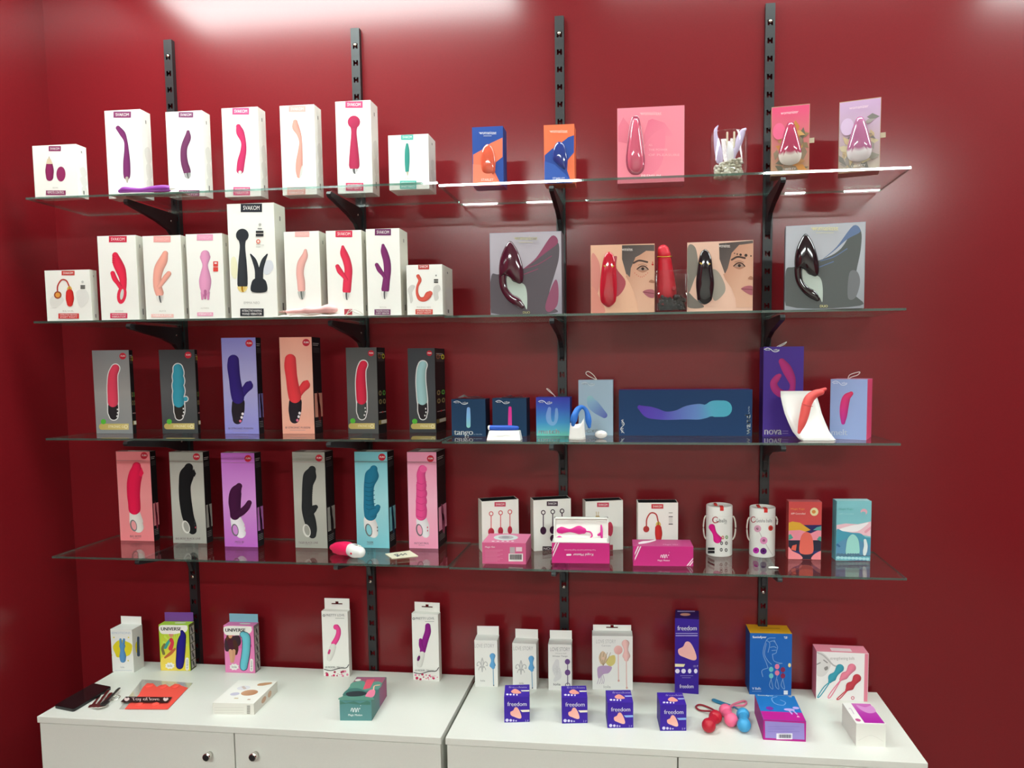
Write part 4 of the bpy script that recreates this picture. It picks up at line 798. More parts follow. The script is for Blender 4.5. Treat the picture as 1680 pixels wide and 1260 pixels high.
ringhandle(a, [(1100, 565, 38), (1112, 610, 42), (1128, 655, 26)], '#ece6ea', (1084, 628, 19, 38, -.2), '#6e6a70', '#f2a4be', [(1140, 610), (1141, 632)], '#cf5a72'); a.stroke([(1105, 208, 28), (1095, 245, 30), (1098, 290, 31), (1098, 320, 36), (1096, 345, 33), (1100, 375, 38), (1097, 400, 35), (1098, 430, 39), (1096, 455, 36), (1098, 490, 39), (1097, 525, 38)], '#ec4f93'); a.ell(1112, 208, 25, 24, '#ef5f9c'); [a.line([(1066, 300 + 46 * k), (1100, 312 + 46 * k), (1132, 296 + 46 * k)], 2.4, '#d83a80') for k in range(6)]; finish4(b, N4, 'PATCHY PAUL', (1050, 712, 1150, 726), '#f0a0bc', '#a04a68')

# ---- lowest shelf, open white cartons and boxes
gO = 'open white cartons on the lowest shelf'
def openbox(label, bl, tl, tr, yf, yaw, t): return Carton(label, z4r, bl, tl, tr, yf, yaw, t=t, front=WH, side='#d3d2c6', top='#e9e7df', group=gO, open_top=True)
b = openbox('open white carton with three ringed pink balls, behind the rose-topped box, lowest shelf', (791.5, 908), 823, 850.5, -.13, 24, .055); logo_tab(b, O, (285, 135, 358, 164), '#c93a58'); a = b.part('printed_picture', crop=O)
for x, y0, y1, rx, ry in ((263, 211, 330, 20, 26), (325, 205, 324, 17, 26), (386, 199, 318, 15, 26)): a.line([(x, y0 + 15), (x, y1 - 20)], 3.2, '#d87a7c'); a.ring(x, y0, 12, 13, 3, '#d4686c'); a.ell(x, y1, rx, ry, '#c83a4e', grad=((x - 15, y1 - 15), (x + 20, y1 + 20), '#a82a40'))
b.done()
b = openbox('open white carton with three ringed dark plum balls, on the lowest shelf', (876, 904.5), 821, 936.5, -.1, 20, .05); logo_tab(b, O, (628, 130, 700, 160), '#3a2034'); a = b.part('printed_picture', crop=O)
for x, y0, y1 in ((605, 203, 322), (667, 198, 318), (728, 193, 312)): a.line([(x, y0 + 15), (x, y1 - 20)], 3.2, '#4a3040'); a.ring(x, y0, 12, 13, 3, '#3f2836'); a.ell(x, y1, 20, 26, '#3d1c38')
a.ell(668, 372, 18, 24, '#3d1c38'); caption(b, O, (600, 425, 690, 478), '#2a1a28', ['NOVA', 'NOVA BALL']); b.done()
b = openbox('open white carton partly hidden behind the lidless tray box, lowest shelf', (961, 904), 823, 1022, -.09, 16, .045); logo_tab(b, O, (958, 138, 1036, 167), '#d0405a'); a = b.part('printed_picture', crop=O); a.line([(953, 200), (955, 222)], 3, '#d9c9a8'); a.line([(967, 200), (966, 222)], 3, '#d9c9a8'); a.poly([(938, 248), (950, 225), (972, 225), (986, 248)], '#b08a3a'); a.rect(938, 244, 986, 249, '#c05a50'); a.stroke([(962, 290, 24), (962, 330, 27)], '#d8405a'); a.ell(1043, 312, 20, 48, '#d0405c'); caption(b, O, (1030, 415, 1062, 450), '#b03a50'); b.done()
b = openbox('open white carton with a red capsule on a cord, on the lowest shelf', (1046.5, 909), 825, 1112.5, -.12, 5, .05); logo_tab(b, O, (1315, 148, 1393, 178), '#c8333c'); a = b.part('printed_picture', crop=O)
a.line([(1282, 290), (1285, 245), (1310, 207), (1345, 215), (1359, 262)], 4.5, '#b8403c'); a.ell(1281, 312, 20, 21, '#b23a38'); a.cup(1360, 288, 17, -26, '#d9bd62', '#8a6a2c'); a.stroke([(1360, 305, 21), (1362, 340, 24), (1362, 370, 20)], '#d0322f'); a.rect(1428, 203, 1454, 207, '#8d8a84'); a.rect(1428, 228, 1455, 233, '#3a3836'); a.rect(1429, 236, 1454, 272, '#dedcd4'); a.rect(1428, 276, 1455, 282, '#3a3836'); b.done()
gM = 'pink boxes at the front of the lowest shelf'
def corner(a, x, y, sx, sy, c='#f0dfe6'):
    for k in (0, 1): a.poly([(x + sx * (18 + 16 * k), y), (x + sx * (27 + 16 * k), y), (x, y + sy * (60 + 34 * k)), (x, y + sy * (44 + 34 * k))], c)
b = Carton('rose pink box with a barcode and disc printed top, on the lowest shelf', z4r, (791.5, 925.5), 890, 862.5, -.24, 1, tb=875, front='#d4608c', side='#b84a76', top='#d9769a', group=gM)
a = b.part('front_print', crop=O); a.rect(386, 430, 420, 470, '#b9a6ac'); a.rect(426, 430, 466, 458, '#e8c8d2'); a.rect(378, 473, 472, 524, '#efe6e4'); [a.rect(384 + 4.3 * k, 478, 386 + 4.3 * k + (k % 3) * .8, 512, '#3a3034') for k in range(19)]
for k in range(9): a.rect(224, 448 + 9 * k, 340 - (k % 3) * 18, 450 + 9 * k, '#e291b0')
a = b.part('lettering', crop=O); a.text('Magic Vini', 224, 423, 288, 437, '#f4dce6', bold=.8); a = b.part('top_print', 'top', crop=O); a.ell(360, 368, 80, 19, '#c9d2d2'); a.ell(360, 367, 50, 12, '#b0a2aa'); a.ell(358, 366, 26, 6, '#8d8890'); [a.rect(268 + 32 * k, 391, 284 + 32 * k, 395, '#f0e4e8') for k in range(5)]; b.done()
b = Carton('magenta box with upside-down lettering and an open white tray, on the lowest shelf', z4r, (905.5, 924.5), 890, 1000, -.218, 2, t=.085, front='#cf2f80', side='#a82468', top='#dedbd6', group=gM)
a = b.part('front_print', crop=O); corner(a, 668, 402, 1, 1); a = b.part('lettering', crop=O); a.text('Kegel Master', 800, 468, 932, 488, '#f3dce8', rot=180, bold=1.2); a.text('Your Personal Coach for Kegel Exercises', 744, 442, 950, 455, '#eab4d0', rot=180); a.stroke([(762, 481, 6), (784, 480, 6)], '#f3dce8', True); b.done()
tw, th = b.w * .475, .062; tr_ = MB(); y0, y1, h0 = .018, .05, b.h + .0006
# the white inner tray stands tilted back on the box
ty = lambda z: y0 + (y1 - y0) * z / th
for (xa, xb, za, zb, ex) in ((-tw, tw, 0, th, 0), (-tw, -tw + .003, 0, th, .012), (tw - .003, tw, 0, th, .012), (-tw, tw, th - .003, th, .012), (-tw, tw, 0, .010, .012)):
    d0 = -ex; v = [(xa, ty(za) + d0, h0 + za), (xb, ty(za) + d0, h0 + za), (xb, ty(za) + .002, h0 + za), (xa, ty(za) + .002, h0 + za), (xa, ty(zb) + d0, h0 + zb), (xb, ty(zb) + d0, h0 + zb), (xb, ty(zb) + .002, h0 + zb), (xa, ty(zb) + .002, h0 + zb)]
    tr_.add(v, [(0, 3, 2, 1), (4, 5, 6, 7), (0, 1, 5, 4), (1, 2, 6, 5), (2, 3, 7, 6), (3, 0, 4, 7)], lin('#efece6'))
tro = tr_.build('inner_tray', M['card'], b.o)
def tp(x, y): L = b.local(on_plane(900 + x / 7, 840 + y / 7, b.org + b.n * ty(.03), b.n)); return (L[0], ty(max(.012, L[2] - h0)) - .006, L[2])
mb = MB(); mb.tube([tp(130, 205), tp(160, 202), tp(250, 205), (tp(345, 200)), tp(400, 208)], [.0085, .0098, .0048, .0122, .0090], '#e0208e', 16, sq=(.4, 1)); mb.tube([tp(430, 215), tp(480, 222), tp(502, 255), tp(485, 282)], [.0022] * 4, '#d8288c', 8); mb.build('tray_massager', M['soft'], b.o, True)
mb = MB(); mb.tube([tp(605, 165), tp(610, 215), tp(612, 270)], [.0055, .0075, .0072], '#e0309a', 14, sq=(.45, 1)); mb.tube([tp(575, 250), tp(600, 240)], [.0035, .005], '#e0309a', 10, sq=(.5, 1)); mb.build('tray_clip', M['soft'], b.o, True)
mb = MB(); mb.tube([tp(110, 278), tp(130, 274), tp(150, 280)], [.003, .0042, .003], '#e0309a', 10, sq=(.5, 1)); mb.build('tray_tip', M['soft'], b.o, True)
b = Carton('wide magenta box with a white logo and striped corners, on the lowest shelf', z4r, (1039, 929), 896, 1137.5, -.227, 3, tb=885, front='#cc2f80', side='#a6246a', top='#b9447c', group=gM)
a = b.part('front_print', crop=O); corner(a, 1206, 424, 1, 1); corner(a, 1588, 552, -1, -.55)
a = b.part('lettering', crop=O); a.line([(1375, 498), (1378, 484), (1384, 484), (1386, 498)], 2, '#f3dce8'); a.line([(1390, 500), (1393, 482), (1399, 482), (1401, 502)], 2, '#f3dce8'); a.line([(1405, 500), (1408, 482), (1414, 482), (1418, 500)], 2, '#f3dce8'); a.ell(1427, 483, 2.5, 4, '#f3dce8'); a.ell(1432, 465, 1.5, 2, '#f3dce8'); a.text('Magic Motion', 1356, 512, 1434, 525, '#f3dce8', bold=.8)
a = b.part('top_print', 'top', crop=O); a.stroke([(1235, 405, 6), (1262, 400, 8), (1300, 395, 6), (1340, 385, 4)], '#ecdfe4', True); a.text('Magic Vini', 1392, 411, 1488, 419, '#e0a4c0'); b.done()

# ---- lowest shelf, illustrated boxes
gI = 'illustrated boxes on the lowest shelf'
b = Carton('coral red illustrated box with pink rocks and an arch, on the lowest shelf', z4r, (1292.8, 917), 823, 1348.5, -.124, t=.035, front='#d2504f', side='#a83c3e', top='#c9646a', group=gI)
a = b.part('front_print', crop=P4); a.rect(773, 285, 993, 345, '#2f2a5c'); a.poly([(773, 270), (800, 262), (850, 270), (920, 318), (880, 330), (773, 322)], '#e0a93a'); a.poly([(773, 322), (850, 318), (920, 340), (960, 322), (993, 318), (993, 385), (773, 385)], '#ec8fa0'); a.poly([(935, 318), (960, 300), (993, 292), (993, 322)], '#5a9a98'); a.rect(773, 385, 993, 512, '#2c2a3c'); a.rect(773, 455, 993, 475, '#2a3468'); a.poly([(773, 350), (790, 345), (805, 370), (773, 385)], '#4f9a8c'); a.poly([(960, 380), (975, 360), (993, 362), (993, 392)], '#4f9a8c')
a.poly([(773, 430), (800, 455), (850, 480), (862, 508), (773, 508)], '#f08a90', True); a.poly([(993, 455), (940, 480), (926, 510), (993, 512)], '#f08a90', True); a.poly([(790, 445), (800, 420), (828, 412), (822, 455)], '#d9604e'); a.poly([(852, 470), (848, 400), (862, 350), (892, 330), (922, 350), (936, 400), (930, 470)], '#e2685a', True)
a.ell(943, 198, 27, 27, '#e8d9a8'); a.ell(940, 198, 13, 12, '#d98a4a'); a = b.part('lettering', crop=P4); a.text('Magic Fugu', 790, 174, 880, 188, '#e89a4a'); a.text('APP Controlled', 790, 204, 884, 216, '#f4dcd6'); b.done()
b = Carton('turquoise illustrated box with waves and a pale arch, at the end of the lowest shelf', z4r, (1371, 919), 822, 1430, -.128, 3, t=.035, front='#84c4cc', side='#6cb0ba', top='#a5d5da', group=gI)
a = b.part('front_print', crop=P4); a.poly([(1088, 285), (1150, 275), (1230, 280), (1318, 262), (1318, 360), (1250, 350), (1180, 335), (1088, 330)], '#eec2cc'); a.poly([(1100, 318), (1180, 290), (1240, 280), (1300, 270), (1240, 320), (1190, 330)], '#f4eef0', True); a.line([(1280, 330), (1318, 300)], 8, '#e8a0b0'); a.poly([(1088, 322), (1130, 325), (1190, 335), (1245, 340), (1280, 365), (1318, 380), (1316, 500), (1088, 490)], '#4f9db4', True); a.poly([(1088, 420), (1140, 380), (1200, 370), (1270, 400), (1316, 430), (1314, 515), (1088, 500)], '#5f92b4', True)
for k in range(10): a.ell(1100 + 23 * k, 482 + 1.6 * k, 15, 13, '#56788e'); 
a.rect(1090, 492, 1312, 512, '#6fb6c4'); [a.ell(1100 + 24 * k, 498 + 1.2 * k, 12, 9, '#a9d8de') for k in range(9)]
a.poly([(1155, 478), (1152, 420), (1164, 370), (1195, 345), (1226, 370), (1238, 420), (1232, 478)], '#9fd8d0', True); [a.ell(1165 + 16 * k, 478, 9, 8, '#56788e') for k in range(5)]; a.stroke([(1275, 385, 9), (1280, 420, 12), (1275, 455, 14), (1272, 475, 10)], '#dfeaea', True); a.stroke([(1095, 415, 8), (1108, 425, 5)], '#3f6c96', True)
a.ell(1268, 198, 22, 20, '#e2aab8'); a.ell(1264, 208, 16, 12, '#84c4cc'); a = b.part('lettering', crop=P4); a.text('Magic Fugu', 1104, 174, 1196, 188, '#5fb0a8'); a.text('APP Controlled', 1104, 206, 1200, 216, '#a8d8da'); b.done()

# ---- paper tubes
def tubebox(label, cxp, wpx, ytop, ybot, seed):
    yc = -.118 + .037; base = np.array([0, yc, z4r]); x = solve_x(base, (1, 0, 0), cxp); p = np.array([x, yc, z4r])
    r = float(solve_x(p, (1, 0, 0), cxp + wpx / 2)); pf = np.array([x, yc - r, z4r]); h = float(solve_y(np.array([x, yc, z4r]), (0, 0, 1), ytop))
    e = empty('paper_tube', (x, yc, z4r + .0003)); tag(e, label, 'box', 'white paper tubes on the lowest shelf')
    mb = MB(); mb.lathe([(r - .001, 0), (r, .0012), (r, h - .004), (r - .0012, h - .002), (r - .0022, h - .002), (r - .003, h - .006), (.002, h - .006)], lin('#ecebe6'), 40); mb.build('tube', M['card'], e, True)
    mb = MB(); mb.lathe([(r + .0006, h * .80), (r + .0006, h * .802)], lin('#d5d3cc'), 40); mb.build('lid_seam', M['card'], e)
    for sg in (-1, 1):
        if seed and sg > 0: zz = [(.78, 0), (.72, .003), (.64, .002)]
        else: zz = [(.76, 0), (.70, .004), (.55, .0065), (.38, .004), (.30, -.001)]
        mb = MB(); mb.tube([(sg * (r + .002 + d), -.004 - d * .6, h * q) for q, d in zz], [.0022] * len(zz), '#e6e4de', 10); mb.build('rope_handle', M['cloth'], e, True)
    def place(px, py, lift):        # wrap flat print round the tube
        d = ray(px, py); o = CAM - np.array([x, yc, 0]); a = d[0] ** 2 + d[1] ** 2; b_ = 2 * (o[0] * d[0] + o[1] * d[1]); c = o[0] ** 2 + o[1] ** 2 - r * r
        q = b_ * b_ - 4 * a * c; t = (-b_ - math.sqrt(max(q, 0))) / (2 * a); P = o + d * t; k = 1 + lift / r; return (P[0] * k, P[1] * k, P[2] - z4r)
    art = Art(place); art.parts = []; art.curved = True
    def part(n): art.mb = MB(); art.parts.append((n, art.mb)); art.crop(P4); return art
    def done():
        for n, m in art.parts: m.build(n, M['card'], e, True)
    mb = MB(); mb.box((.004 - .006, -r * .98, h - .0018), (.004 + .004, -r * .4, h - .0010), lin('#d8342f')); mb.box((-.002, -r - .0012, h - .012), (.008, -r - .0006, h - .001), lin('#d8342f')); mb.box((-.014, -r * .1, h - .0045), (-.006, r * .7, h - .0015), lin('#d8342f')); mb.build('seal', M['card'], e)
    return part, done
part, done = tubebox('white paper tube box with a pink double-ball picture, on the lowest shelf', 1179.5, 43, 827, 913, 0)
a = part('printed_picture'); a.stroke([(272, 300, 21), (290, 340, 14), (308, 378, 28)], '#e0208a'); a.rect(246, 434, 290, 450, '#1e1c20'); a.rect(246, 454, 290, 472, '#1e1c20')
for x, y, c in ((343, 368, '#c86a50'), (368, 366, '#6a9a5a'), (335, 405, '#4a4848'), (366, 405, '#5a5858'), (333, 448, '#4a4848'), (364, 450, '#5a5858')): a.ell(x, y, 9, 12, c); a.ell(x, y, 4, 6, '#d9d7d2')
a = part('lettering'); a.text('Gballs', 300, 244, 368, 268, '#6d6a6c'); a.ring(296, 252, 18, 19, 2.5, '#b02a38'); a.ell(310, 250, 9, 10, '#ecebe6'); a.text('app', 352, 272, 368, 280, '#8d8a8c'); done()
part, done = tubebox('white paper tube box with two pale and two purple balls, on the lowest shelf', 1250, 42, 830, 916, 1)
a = part('printed_picture'); a.line([(572, 310), (612, 388), (668, 482)], 3, '#c9c6c2'); 
for x, y, r_, c in ((572, 310, 23, '#d9a0b8'), (612, 388, 24, '#d987b4'), (562, 453, 20, '#b0249c'), (610, 457, 21, '#5c1a6c')): a.ell(x, y, r_, r_, c)
a.ell(657, 306, 15, 18, '#c83a34'); a = part('lettering'); a.text('Geisha balls', 562, 246, 665, 268, '#77747a'); a.ring(545, 250, 15, 18, 2.5, '#b02a38'); a.ell(557, 248, 8, 10, '#ecebe6'); done()

# ================================================================ cartons on the cabinets
gC = 'cartons standing on the white cabinets'; zt = ZT
b = Carton('white carton with a blue massager on a yellow splash, on the cabinet', zt, (185, 1102), 1032, None, br=(220, 1103.5), sx=233, front='#edece8', side='#d6d4cc', top='#e0deda', group=gC); b.hang_tab(1011, '#efeeea')
a = b.part('printed_picture', crop=Q); a.poly([(568, 385), (590, 350), (620, 335), (660, 345), (700, 370), (690, 430), (655, 450), (600, 455), (585, 430)], '#e4d22c', True); [a.ell(*p, 5, 5, '#e4d22c') for p in ((575, 318), (676, 318), (560, 440), (674, 478))]; a.stroke([(621, 332, 8), (624, 365, 9)], '#5d94c8'); a.stroke([(645, 332, 8), (642, 365, 9)], '#5d94c8'); a.stroke([(634, 378, 21), (634, 405, 15), (637, 445, 23), (638, 472, 20)], '#5d94c8')
a = b.part('side_picture', 'right', crop=Q); a.poly([(722, 370), (735, 345), (752, 370), (750, 420), (728, 420)], '#e4d22c', True); a.stroke([(742, 320, 8), (742, 380, 9), (744, 440, 10)], '#46566e', True)
a = b.part('lettering', crop=Q); a.text('EMOTIONS', 562, 280, 690, 294, '#b8c4d6'); a.text('lola', 622, 516, 648, 528, '#a9a9ac'); a.rect(584, 543, 700, 546, '#c4cad2'); b.done()
for lab, bl, br, tl, sx, tab, tabc, dx, dy, base, g2, topc, prod, fig in [
    ('lime and yellow comic-print carton with a navy massager, on the cabinet', (264, 1100), (313, 1100.5), 1025, 318.5, 1004.5, '#7a4a9c', 0, 0, '#a9cf3a', '#f0d84a', '#a8cf40', '#221a86', 0),
    ('pink comic-print carton with a sky blue massager, on the cabinet', (370, 1103), (419, 1104.5), 1026, 424.5, 1007, '#86bccb', 985, 18, '#e57ab4', '#ea8cc0', '#e580b8', '#6cc6d6', 1)]:
    b = Carton(lab, zt, bl, tl, None, br=br, sx=sx, front=base, side='#5c5a3a' if not fig else '#8a7a80', top=topc, group=gC); b.hang_tab(tab, tabc)
    a = b.part('front_print', crop=X9); a.rect(82 + dx, 280 + dy, 530 + dx, 985 + dy, base, grad=g2); px = lambda p: [(x + dx, y + dy) for x, y in p]
    for k in range(10):
        an = -1.4 + k * .31; a.poly(px([(300, 620), (300 + 240 * math.sin(an) * .8, 620 - 330 * math.cos(an)), (300 + 240 * math.sin(an + .12) * .8, 620 - 330 * math.cos(an + .12))]), '#c6df58' if not fig else '#d4559c') if abs(300 + 240 * math.sin(an) * .8 - 300) < 215 else None
    if not fig:
        a.poly(px([(90, 800), (160, 760), (260, 690), (320, 650), (320, 980), (90, 980)]), '#f2d65a', True); [a.stroke(px3, c, True) for px3, c in (([(150 + dx, 620 + dy, 30), (190 + dx, 560 + dy, 22), (230 + dx, 500 + dy, 16)], '#3f9c98'), ([(140 + dx, 580 + dy, 18), (110 + dx, 640 + dy, 20), (130 + dx, 720 + dy, 22)], '#7a7440'), ([(150 + dx, 780 + dy, 14), (230 + dx, 720 + dy, 24), (300 + dx, 650 + dy, 16)], '#c06a3c'))]
        a.stroke([(245 + dx, 510 + dy, 30), (262 + dx, 560 + dy, 26), (235 + dx, 640 + dy, 34)], '#d23c4c', True); a.ell(242 + dx, 438 + dy, 32, 36, '#d59a78'); a.poly(px([(205, 430), (215, 370), (245, 395), (270, 365), (280, 430)]), '#d84a5a')
    else:
        a.poly(px([(82, 480), (180, 440), (300, 430), (320, 560), (200, 640), (90, 660)]), '#3a2a34', True); a.stroke([(150 + dx, 400 + dy, 34), (140 + dx, 470 + dy, 44)], '#5a3424', True); a.stroke([(230 + dx, 520 + dy, 30), (255 + dx, 620 + dy, 34), (250 + dx, 700 + dy, 24)], '#4a2c22', True); a.ell(165 + dx, 430 + dy, 30, 38, '#d59c78'); a.stroke([(160 + dx, 520 + dy, 44), (175 + dx, 600 + dy, 36), (190 + dx, 640 + dy, 42)], '#4a1e30', True); a.stroke([(165 + dx, 660 + dy, 26), (175 + dx, 760 + dy, 20), (180 + dx, 830 + dy, 13)], '#d9a582', True); a.stroke([(218 + dx, 660 + dy, 26), (215 + dx, 760 + dy, 20), (205 + dx, 830 + dy, 13)], '#cf9a78', True)
    a.poly(px([(86, 285), (450, 285), (490, 310), (492, 350), (460, 390), (380, 405), (300, 420), (200, 420), (86, 405)]), '#f1efe9', True)
    a.poly(px([(150 + (60 + 18 * (k % 2)) * math.cos(k * .39) + 75, 905 + (42 + 12 * (k % 2)) * math.sin(k * .39)) for k in range(16)]), '#eeece8')
    a = b.part('printed_picture', crop=X9); shp = ([(410, 385, 18), (425, 440, 38), (408, 520, 55), (395, 620, 62), (390, 720, 60), (380, 840, 58), (375, 900, 50)] if not fig else [(360, 410, 45), (395, 440, 62), (410, 500, 60), (408, 620, 58), (395, 740, 58), (375, 850, 56), (370, 905, 52)])
    a.stroke([(x + dx, y + dy, r + 8) for x, y, r in shp], '#1c1830', True); a.stroke([(x + dx, y + dy, r) for x, y, r in shp], prod); a.poly(px([(465, 800), (478, 780), (500, 780), (515, 800), (515, 960), (500, 975), (478, 975), (465, 960)]), '#eceae4')
    a = b.part('lettering', crop=X9); a.text('UNIVERSE', 88 + dx, 316 + dy, 392 + dx, 366 + dy, '#26222a', bold=5); a.text('lola', 190 + dx, 885 + dy, 262 + dx, 920 + dy, '#7a7a80'); a.text('HI-BASIC', 480 + dx, 805 + dy, 500 + dx, 955 + dy, '#4a4a50', rot=90)
    a = b.part('side_print', 'right', uv=True); [a.rect(.18, .06 + .185 * k, .9, .225 + .185 * k, '#b9b7b0') for k in range(5)]; [a.stroke([(.4, .1 + .185 * k, .05), (.62, .18 + .185 * k, .05)], '#4a4a4c', True) for k in range(5)]
    a = b.part('top_print', 'top', uv=True); a.poly([(.45, .35), (.75, .32), (.78, .55), (.5, .6)], '#e4e6dc', True); b.done()
for lab, bl, br, tl, tab, tabx, dx, dy, col, kind in [
    ('tall white carton with a pink massager and hearts at its foot, on the cabinet', (531, 1109), (573.5, 1110.5), 1002.5, 981.5, 0, 0, 0, '#ee4a96', 0),
    ('tall white carton with a purple massager and hearts at its foot, on the cabinet', (678, 1115), (721, 1118), 1006, 988, 0, 618, 22, '#8e1f86', 1)]:
    b = Carton(lab, zt, bl, tl, None, br=br, sx=574.5 if not kind else 722.5, front='#edebe6', side='#dcdad2', top='#e3e1da', group=gC); b.hang_tab(tab, '#efede8', True)
    a = b.part('printed_picture', crop=R); o = lambda p: [(x + dx, y + dy, r) for x, y, r in p]
    if not kind: a.stroke(o([(640, 288, 18), (652, 305, 16), (652, 335, 17), (640, 370, 18), (620, 402, 18)]), col); a.ell(632, 288, 15, 18, col); a.stroke(o([(615, 425, 22), (602, 465, 24), (590, 505, 18)]), '#e2e0da', hl=.1); a.stroke(o([(592, 448, 7), (586, 468, 8)]), '#d6407e')
    else: a.stroke(o([(650, 258, 18), (650, 300, 22), (636, 345, 22), (622, 395, 22), (615, 430, 20)]), col); a.stroke(o([(600, 355, 11), (602, 390, 14), (610, 415, 14)]), col); a.stroke(o([(610, 455, 20), (600, 490, 23), (594, 525, 20)]), '#e2e0da', hl=.1); a.ell(587 + dx, 482 + dy, 10, 20, '#6a1a62', .3)
    a = b.part('foot_print', crop=R); a.line([(555 + dx, 580 + dy), (600 + dx, 588 + dy), (660 + dx, 572 + dy), (705 + dx, 570 + dy), (722 + dx, 550 + dy), (727 + dx, 545 + dy)], 2.6, '#2e2a2e'); rnd = random.Random(5 + kind)
    for k in range(20): a.ell(560 + dx + rnd.uniform(0, 164), 592 + dy + rnd.uniform(0, 34), *(lambda q: (q, q))(rnd.choice([3, 4, 5, 8])), rnd.choice(['#d03a6a', '#b03a5a', '#e58aa8', '#a8244e']))
    a.ell(576 + dx, 617 + dy, 10, 10, '#c22a58')
    a = b.part('lettering', crop=R); a.text('PRETTY LOVE', 568 + dx, 198 + dy, 694 + dx, 214 + dy, '#77777a', -.2); a.ring(554 + dx, 208 + dy, 7, 6, 2, '#55555a'); a.rect(632 + dx, 225 + dy, 694 + dx, 229 + dy, '#b5b3b0'); a.text('18 MODEL. Silicone', 562 + dx, 558 + dy, 692 + dx, 570 + dy, '#4a484c'); b.done()
def love(lab, bl, br, tl, tb, tab, hole=False): 
    b = Carton(lab, zt, bl, tl, None, br=br, tb=tb, front='#eae8e4', side='#d5d3cc', top='#dad8d4', group=gC); b.hang_tab(tab, '#eceae6', hole); return b
def lily(a, x, y, s, c='#b9b7b6'):
    a.line([(x, y - 40 * s), (x - 6 * s, y - 10 * s), (x, y + 45 * s)], 3 * s, c); a.line([(x, y - 40 * s), (x + 6 * s, y - 10 * s), (x, y + 45 * s)], 3 * s, c)
    for sg in (-1, 1): a.line([(x + sg * 4 * s, y + 12 * s), (x + sg * 16 * s, y - 15 * s), (x + sg * 30 * s, y - 10 * s), (x + sg * 32 * s, y + 8 * s), (x + sg * 24 * s, y + 6 * s)], 2.6 * s, c); a.line([(x + sg * 4 * s, y + 16 * s), (x + sg * 18 * s, y + 22 * s), (x + sg * 22 * s, y + 34 * s)], 2.2 * s, c)
    a.line([(x - 14 * s, y + 14 * s), (x + 14 * s, y + 14 * s)], 3 * s, c)
for lab, bl, br, tl, tb, tab, dx, dy in [('white carton with two sky blue balls, beside the purple-wand carton on the cabinet', (779.5, 1126.5), (817, 1127), 1050.5, 1041, 1027, 0, 0), ('white carton with two sky blue balls, between two pale carton neighbours on the cabinet', (841.5, 1129), (880.5, 1131), 1055, 1046, 1032, 267, 18)]:
    b = love(lab, bl, br, tl, tb, tab); a = b.part('printed_picture', crop=S); lily(a, 257 + dx, 462 + dy, 1.1); a.line([(332 + dx, 490 + dy), (335 + dx, 600 + dy)], 2.4, '#6a9ec0'); a.stroke([(328 + dx, 404 + dy, 20), (329 + dx, 437 + dy, 11), (329 + dx, 468 + dy, 21), (332 + dx, 482 + dy, 12)], '#66a8da'); a.ell(336 + dx, 606 + dy, 4, 5, '#4a5a6a')
    a = b.part('lettering', crop=S); a.text('LOVE STORY', 205 + dx, 320 + dy, 340 + dx, 346 + dy, '#b9b7b6'); a.text('lola', 246 + dx, 567 + dy, 276 + dx, 579 + dy, '#8d8b8a'); b.done()
b = love('white carton with a string of two violet balls and grey lace print, on the cabinet', (900, 1132), (938, 1133), 1057, 1047.5, 1034); a = b.part('printed_picture', crop=S)
a.stroke([(772, 440, 14), (765, 490, 26), (780, 540, 24), (760, 570, 12)], '#dad8d8', True); lily(a, 772, 500, .7, '#cfcdcd'); a.line([(845, 440), (846, 600)], 2.6, '#5a4a6a'); a.ell(844, 443, 18, 19, '#6c4a86'); a.ell(845, 517, 19, 20, '#6c4a86'); a.ring(846, 604, 15, 14, 2.5, '#6a5a7a')
a = b.part('lettering', crop=S); a.text('LOVE STORY', 726, 344, 862, 370, '#a9a7a6'); a.text('Waterfall', 760, 381, 836, 390, '#b5b3b2'); a.text('Winter Tango', 740, 400, 846, 412, '#6a686a'); a.text('lola', 748, 590, 796, 606, '#5a585a'); b.done()
b = love('wide white carton with pale pink balls and a watercolour flower, on the cabinet', (972, 1131), (1038, 1132), 1043, 1034, 1025, True); a = b.part('printed_picture', crop=S)
a.poly([(1060, 410), (1085, 370), (1115, 400), (1110, 450), (1075, 460)], '#d9bda0', True); a.poly([(1110, 450), (1130, 410), (1170, 400), (1172, 450), (1140, 475)], '#d8c87c', True); a.poly([(1055, 480), (1100, 470), (1150, 480), (1130, 520), (1090, 530), (1060, 560), (1050, 520)], '#b89ac0', True); [a.line([(1075, 500), (1060 + 12 * k, 560 + 10 * (k % 3)), (1050 + 14 * k, 595)], 1.8, '#b5a0b8') for k in range(4)]; [a.line([(1090, 470), (1070 + 18 * k, 420), (1075 + 22 * k, 380)], 1.6, '#a08a6c') for k in range(4)]; a.ell(1090, 420, 10, 10, '#e2c0a8')
a.line([(1194, 395), (1196, 570)], 3.2, '#e3b9b2'); a.line([(1250, 440), (1252, 620)], 3.2, '#e3b9b2'); a.ell(1194, 362, 30, 31, '#edbcb6', grad=((1180, 345), (1215, 385), '#dfa29e')); a.stroke([(1244, 318, 27), (1248, 362, 15), (1250, 402, 27), (1250, 425, 16)], '#efc0ba'); a.ell(1197, 573, 7, 8, '#d9a8a0'); a.ell(1253, 622, 7, 8, '#d9a8a0')
a = b.part('lettering', crop=S); a.text('LOVE STORY', 1042, 290, 1178, 316, '#c4c2c0'); a.text('Carmen', 1080, 326, 1142, 337, '#b0aeae'); a.text('lola', 1094, 606, 1142, 624, '#a9a7a8'); b.done()

